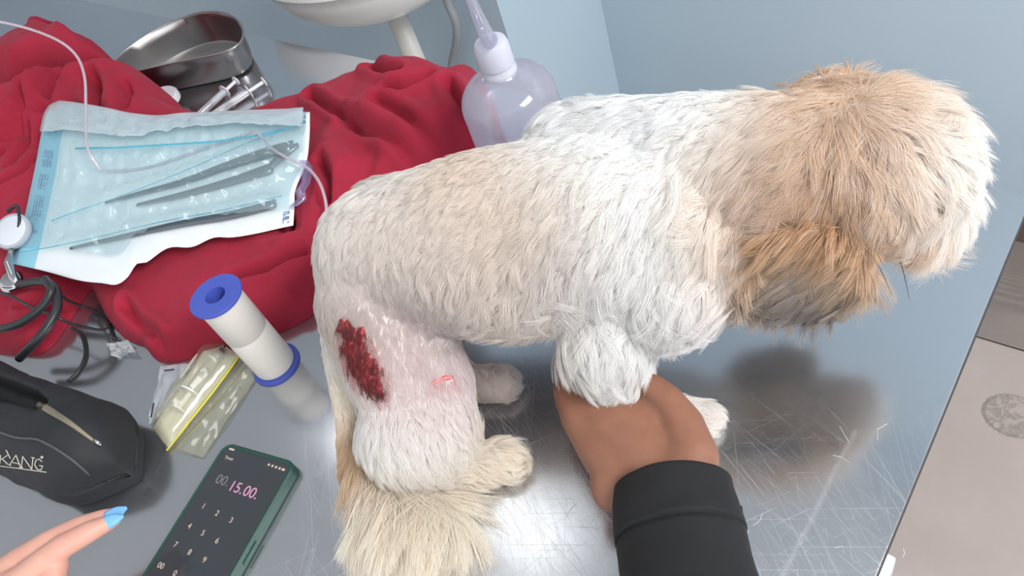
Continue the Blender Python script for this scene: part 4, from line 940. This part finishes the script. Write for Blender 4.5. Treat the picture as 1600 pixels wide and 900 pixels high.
p = at(362, 702, .0114); o = MB().box((p.x, p.y, ZT+.0113), (.006, .0017, .0002), math.atan2(pu.y, pu.x)).build('status_icon', G_CREAM); adopt(o, scr_)
sb = MB(); c_ = F_(PWD/2+.0002, .006, .0064); sb.box(c_, (.0016, .020, .003), math.atan2(pu.y, pu.x), .0004); sb.build('side_button', M_CASE, ph)

# ------------------------------------------------------------------ stethoscope and cable
M_RUB = pm('black_tubing', lin(44, 45, 48), .4); M_CHR = pm('chrome', lin(190, 190, 192), .12, 1.0)
st = thing('stethoscope', 'black stethoscope with a white faced chest piece, half under the sterile pouch', 'stethoscope', at(40, 470, 0))
cpt = zfit(20, 362, hs, .030); ax_ = (-Vector(CF)*.75+UP*.6).normalized()
MB().lathe([(1e-4, -.008), (.012, -.008), (.0215, -.003), (.0225, .0), (.0215, .003), (.0185, .0036)], 40, cpt, ax_).build('chest_piece', pm('grey_ring', lin(176, 180, 186), .3), st, 40)
MB().lathe([(.0190, .0032), (.017, .0040), (1e-4, .0043)], 40, cpt, ax_).build('diaphragm', pm('white_membrane', lin(214, 218, 226), .35), st, 40)
MB().tube([cpt+Vector(CD)*.016+Vector(CR)*.001, zfit(13, 412, hs, .026), zfit(20, 432, hs, .022), zfit(30, 446, hs, .02)], [.004, .0046, .0046, .0042], 14).build('stem', M_CHR, st, 0)
MB().lathe([(1e-4, .006), (.007, .0055), (.013, .002), (.0145, -.002), (.012, -.006), (1e-4, -.007)], 32, zfit(16, 440, hs, .014), ax_).build('bell', M_CHR, st, 0)
hz_ = lambda x, y, z: at(x, y, z)
MB().tube(spline([hz_(12,330,.085), hz_(26,322,.088), hz_(31,345,.086), hz_(24,380,.070)], 6), .0022, 10).build('ear_tube', M_RUB, st, 0)
MB().tube(spline([hz_(30,444,.056), hz_(62,440,.060), hz_(84,448,.060), hz_(90,478,.056), hz_(76,508,.052), hz_(54,535,.046), hz_(30,560,.030)], 7), .0048, 12).build('tube', M_RUB, st, 0)
MB().tube(spline([hz_(70,436,.066), hz_(80,452,.066), hz_(70,474,.060), hz_(48,494,.056), hz_(24,508,.052), hz_(-10,516,.048)], 7), .0046, 12).build('tube', M_RUB, st, 0)
cb = MB().tube(spline([at(-20,452,.062), at(15,462,.060), at(50,480,.058), at(85,494,.052), at(112,506,.036), at(140,513,.018), at(162,515,.006), at(170,505,.004), at(150,487,.005), at(128,478,.012), at(106,470,.036), at(98,460,.05)], 7)
             , .0016, 8); o = cb.build('cable', M_RUB, None, 0); tag(o, 'thin black cable looping over the blanket edge onto the table', 'cable')
cb = MB().tube(spline([at(168,503,.002), at(172,513,.002), at(179,530,.002)], 6), .0017, 8); o2_ = cb.build('cable_end', M_RUB, o, 0)
cb = MB().tube(spline([at(112,512,.010), at(126,522,.004), at(133,545,.0022), at(131,562,.0022), at(122,580,.0022), at(106,596,.0022)], 7), .0017, 8); o = cb.build('cable', M_RUB, None, 0); tag(o, 'short bow of thin black cable on the bare table above the pouch', 'cable')

# ------------------------------------------------------------------ the handler's hand round the foreleg
def skin_mat(name, a, b, c):
    t = Nt(name); n = t.noise(45, 4, .6, t.pos()); n2 = t.noise(420, 3, .6, t.pos()); n3 = t.noise(18, 2, .5, t.pos())
    t.l(t.mix(t.math('MULTIPLY', n3.outputs[0], .55), t.ramp(n.outputs[0], [(.3, a), (.7, b)]), c), t.b.inputs['Base Color'])
    t.set(Roughness=.5, Subsurface_Weight=.06, Subsurface_Radius=(.006, .002, .001), Subsurface_Scale=1.0); t.bump(n2.outputs[0], .22, .0006); return t.m
M_SK1 = skin_mat('brown_skin', lin(134, 90, 71), lin(150, 103, 80), lin(120, 80, 64)); M_SK2 = skin_mat('fair_skin', lin(214, 160, 142), lin(224, 176, 156), lin(206, 140, 126))
A3 = lambda *q: Vector(at(*q))
man = thing('person', 'person in a black jacket sleeve holding the front leg of the dog', 'person', at(1075, 840, 0))
hb_ = [
 ('c', [(A3(1110,960,.052), .030), (A3(1062,820,.048), .026), (A3(1040,765,.048), .0225)]),
 ('e', A3(1000,705,.049), [(A3(1060,690,.049)-A3(940,720,.049))*.62, (A3(1020,640,.052)-A3(985,765,.048))*.74, UP*.0185]),
 # little finger side and little finger
 ('c', [(A3(1000,765,.046), .021), (A3(945,708,.048), .0185), (A3(905,655,.052), .0140), (A3(886,612,.054), .0115), (A3(896,572,.050), .0105), (A3(926,550,.046), .0095), (A3(950,548,.044), .008)]),
 ('c', [(A3(1015,755,.050), .020), (A3(945,668,.055), .0150), (A3(912,622,.055), .0115), (A3(912,582,.050), .0105), (A3(940,560,.046), .0098), (A3(965,556,.044), .0085)]),
 ('c', [(A3(1030,750,.051), .020), (A3(970,660,.056), .0150), (A3(945,622,.054), .0115), (A3(944,592,.048), .0105), (A3(962,572,.044), .0098), (A3(985,566,.042), .0085)]),
 ('c', [(A3(1040,745,.051), .020), (A3(996,660,.055), .0148), (A3(978,628,.050), .0115), (A3(980,604,.044), .0105), (A3(996,588,.040), .0098), (A3(1012,582,.038), .0085)]),
 # thumb leaving the side of the palm
 ('c', [(A3(1060,765,.050), .025), (A3(1078,715,.052), .0205), (A3(1068,665,.058), .0155), (A3(1046,628,.064), .0120), (A3(1020,606,.066), .0108), (A3(1000,597,.064), .0085)]),
]
hand_me = sculpt('hand', hb_, .0018, 26, .6)
obj('hand', hand_me, M_SK1, man)
M_JKT = pm('black_jacket', lin(19, 19, 22), .85, bump=(1100, .3, .0006), var=.04, varscale=30)
axp = [A3(1050,762,.049), A3(1056,800,.050), A3(1064,845,.051), A3(1074,900,.053), A3(1090,1000,.060), A3(1120,1180,.085), A3(1160,1420,.14)]
axr = [.0395, .0408, .0415, .0425, .045, .049, .055]
pts_ = spline(axp, 8); rr_ = np.interp(np.linspace(0, 6, len(pts_)), range(7), axr)
def sleeve_ring(i, add=0.0, n=56):
    p = Vector(pts_[i]); tq = (Vector(pts_[min(i+1, len(pts_)-1)])-Vector(pts_[max(i-1, 0)])).normalized(); a = (UP-tq*UP.dot(tq)).normalized(); b = tq.cross(a); out = []
    for k in range(n):
        w = 2*math.pi*k/n; r_ = rr_[i]+add; q = p+a*math.cos(w)*r_*.86+b*math.sin(w)*r_
        q += (a*math.cos(w)+b*math.sin(w))*.0018*fb((q.x, q.y, q.z), 26, 3)
        q.z = max(q.z, ZT+.002); out.append(q)
    return out
vs_ = []; n_ = 56; nr_ = 0
for i, add in [(1, -.004), (0, -.004), (0, -.0015), (0, .0008), (1, .0008)]+[(i, .0008) for i in range(2, 15)]+[(15, .0008), (15, -.0010), (16, -.0010), (16, .0002)]+[(i, 0.0) for i in range(17, len(pts_))]:
    vs_ += sleeve_ring(i, add); nr_ += 1
mb = MB().add(vs_, [(i*n_+j, i*n_+(j+1) % n_, (i+1)*n_+(j+1) % n_, (i+1)*n_+j) for i in range(nr_-1) for j in range(n_)]+[tuple(range((nr_-1)*n_, nr_*n_))])
sl = mb.build('sleeve', M_JKT, man, 0)
tq = Vector(pts_[10]); MB().box(tq+Vector(CR)*.0425+UP*.004, (.003, .012, .008), .5, .001).build('cuff_tab', M_JKT, sl, 30)

# ------------------------------------------------------------------ second hand, painted nails
wom = thing('person', 'person reaching in with long pale blue fingernails beside the phone', 'person', at(30, 930, 0))
wb = [
 ('c', [(A3(-190,1150,.10), .030), (A3(-60,1010,.072), .026), (A3(-15,950,.062), .027)]),
 ('c', [(A3(-10,950,.062), .022), (A3(40,903,.064), .0125), (A3(98,854,.070), .0098), (A3(142,830,.066), .0085), (A3(168,818,.062), .0066), (A3(180,813,.060), .005)]),
 ('c', [(A3(-20,930,.060), .021), (A3(30,880,.062), .0125), (A3(78,846,.066), .0096), (A3(126,822,.062), .0083), (A3(162,808,.058), .0066), (A3(176,803,.056), .005)]),
 ('c', [(A3(-25,945,.052), .018), (A3(22,900,.052), .0115), (A3(55,880,.052), .0092), (A3(82,878,.042), .0080), (A3(92,892,.032), .0068)]),
 ('c', [(A3(-20,965,.048), .018), (A3(10,925,.046), .0105), (A3(38,912,.044), .0085), (A3(58,918,.036), .0075), (A3(62,932,.029), .0062)]),
 ('c', [(A3(-20,985,.060), .020), (A3(40,955,.058), .0135), (A3(78,915,.060), .0112), (A3(88,884,.062), .0095)]),
]
obj('hand', sculpt('hand', wb, .0016, 6, .55), M_SK2, wom)
M_NAIL = pm('pale_blue_varnish', lin(120, 178, 224), .12)
for p0, p1, hh in (((157,821), (193,806), .0655), ((164,811), (198,793), .0615)):
    a = A3(*p0, hh); b = A3(*p1, hh-.001); ax_ = (b-a).normalized(); nn_ = (-Vector(CF)+UP*.3); nn_ = (nn_-ax_*nn_.dot(ax_)).normalized(); sd_ = ax_.cross(nn_); L_ = (b-a).length
    g = []
    for i in range(15):
        q = i/14; wd = .0047*min(1, (q/.12)**.5 if q < .12 else 1)*(1-max(0, (q-.45)/.55)**1.7*.93)
        g.append([a+ax_*L_*q+sd_*wd*s_+nn_*(.0016*(1-s_*s_)-.0010*q*q) for s_ in np.linspace(-1, 1, 9)])
    MB().grid(g, .0008).build('nail', M_NAIL, wom, 0)

# ------------------------------------------------------------------ whiskers and loose hairs
for (x0_, y0_), (x1_, y1_) in (((1412,452), (1421,468)), ((1386,470), (1394,462))):
    p = hit(btree, x0_-25, y0_-30); e_ = at(x1_, y1_, .135)
    MB().tube([p, p*.4+e_*.6+UP*.002, e_], [.0003, .00025, .0001], 5).build('whisker', pm('dark_whisker', lin(40, 34, 32), .5) if 'dark_whisker' not in bpy.data.materials else bpy.data.materials['dark_whisker'], dog)
rng = random.Random(4); lh = MB()
for k in range(14):
    cx, cy = rng.choice(((1270,700), (1290,720), (1240,860), (1335,815), (1160,860), (880,790), (900,850), (1060,700)))
    p = at(cx+rng.gauss(0, 45), cy+rng.gauss(0, 30), .0006); a = rng.uniform(0, 6.28); l_ = rng.uniform(.006, .016); c_ = rng.uniform(-.004, .004)
    d_ = Vector((math.cos(a), math.sin(a), 0)); q_ = Vector((-d_.y, d_.x, 0))
    lh.tube([p-d_*l_/2, p+q_*c_, p+d_*l_/2], .00011, 4)
tag(lh.build('loose_hairs', pm('white_hair', lin(236, 234, 230), .6)), 'short white dog hairs scattered over the scratched steel', 'hair', None, 'stuff')
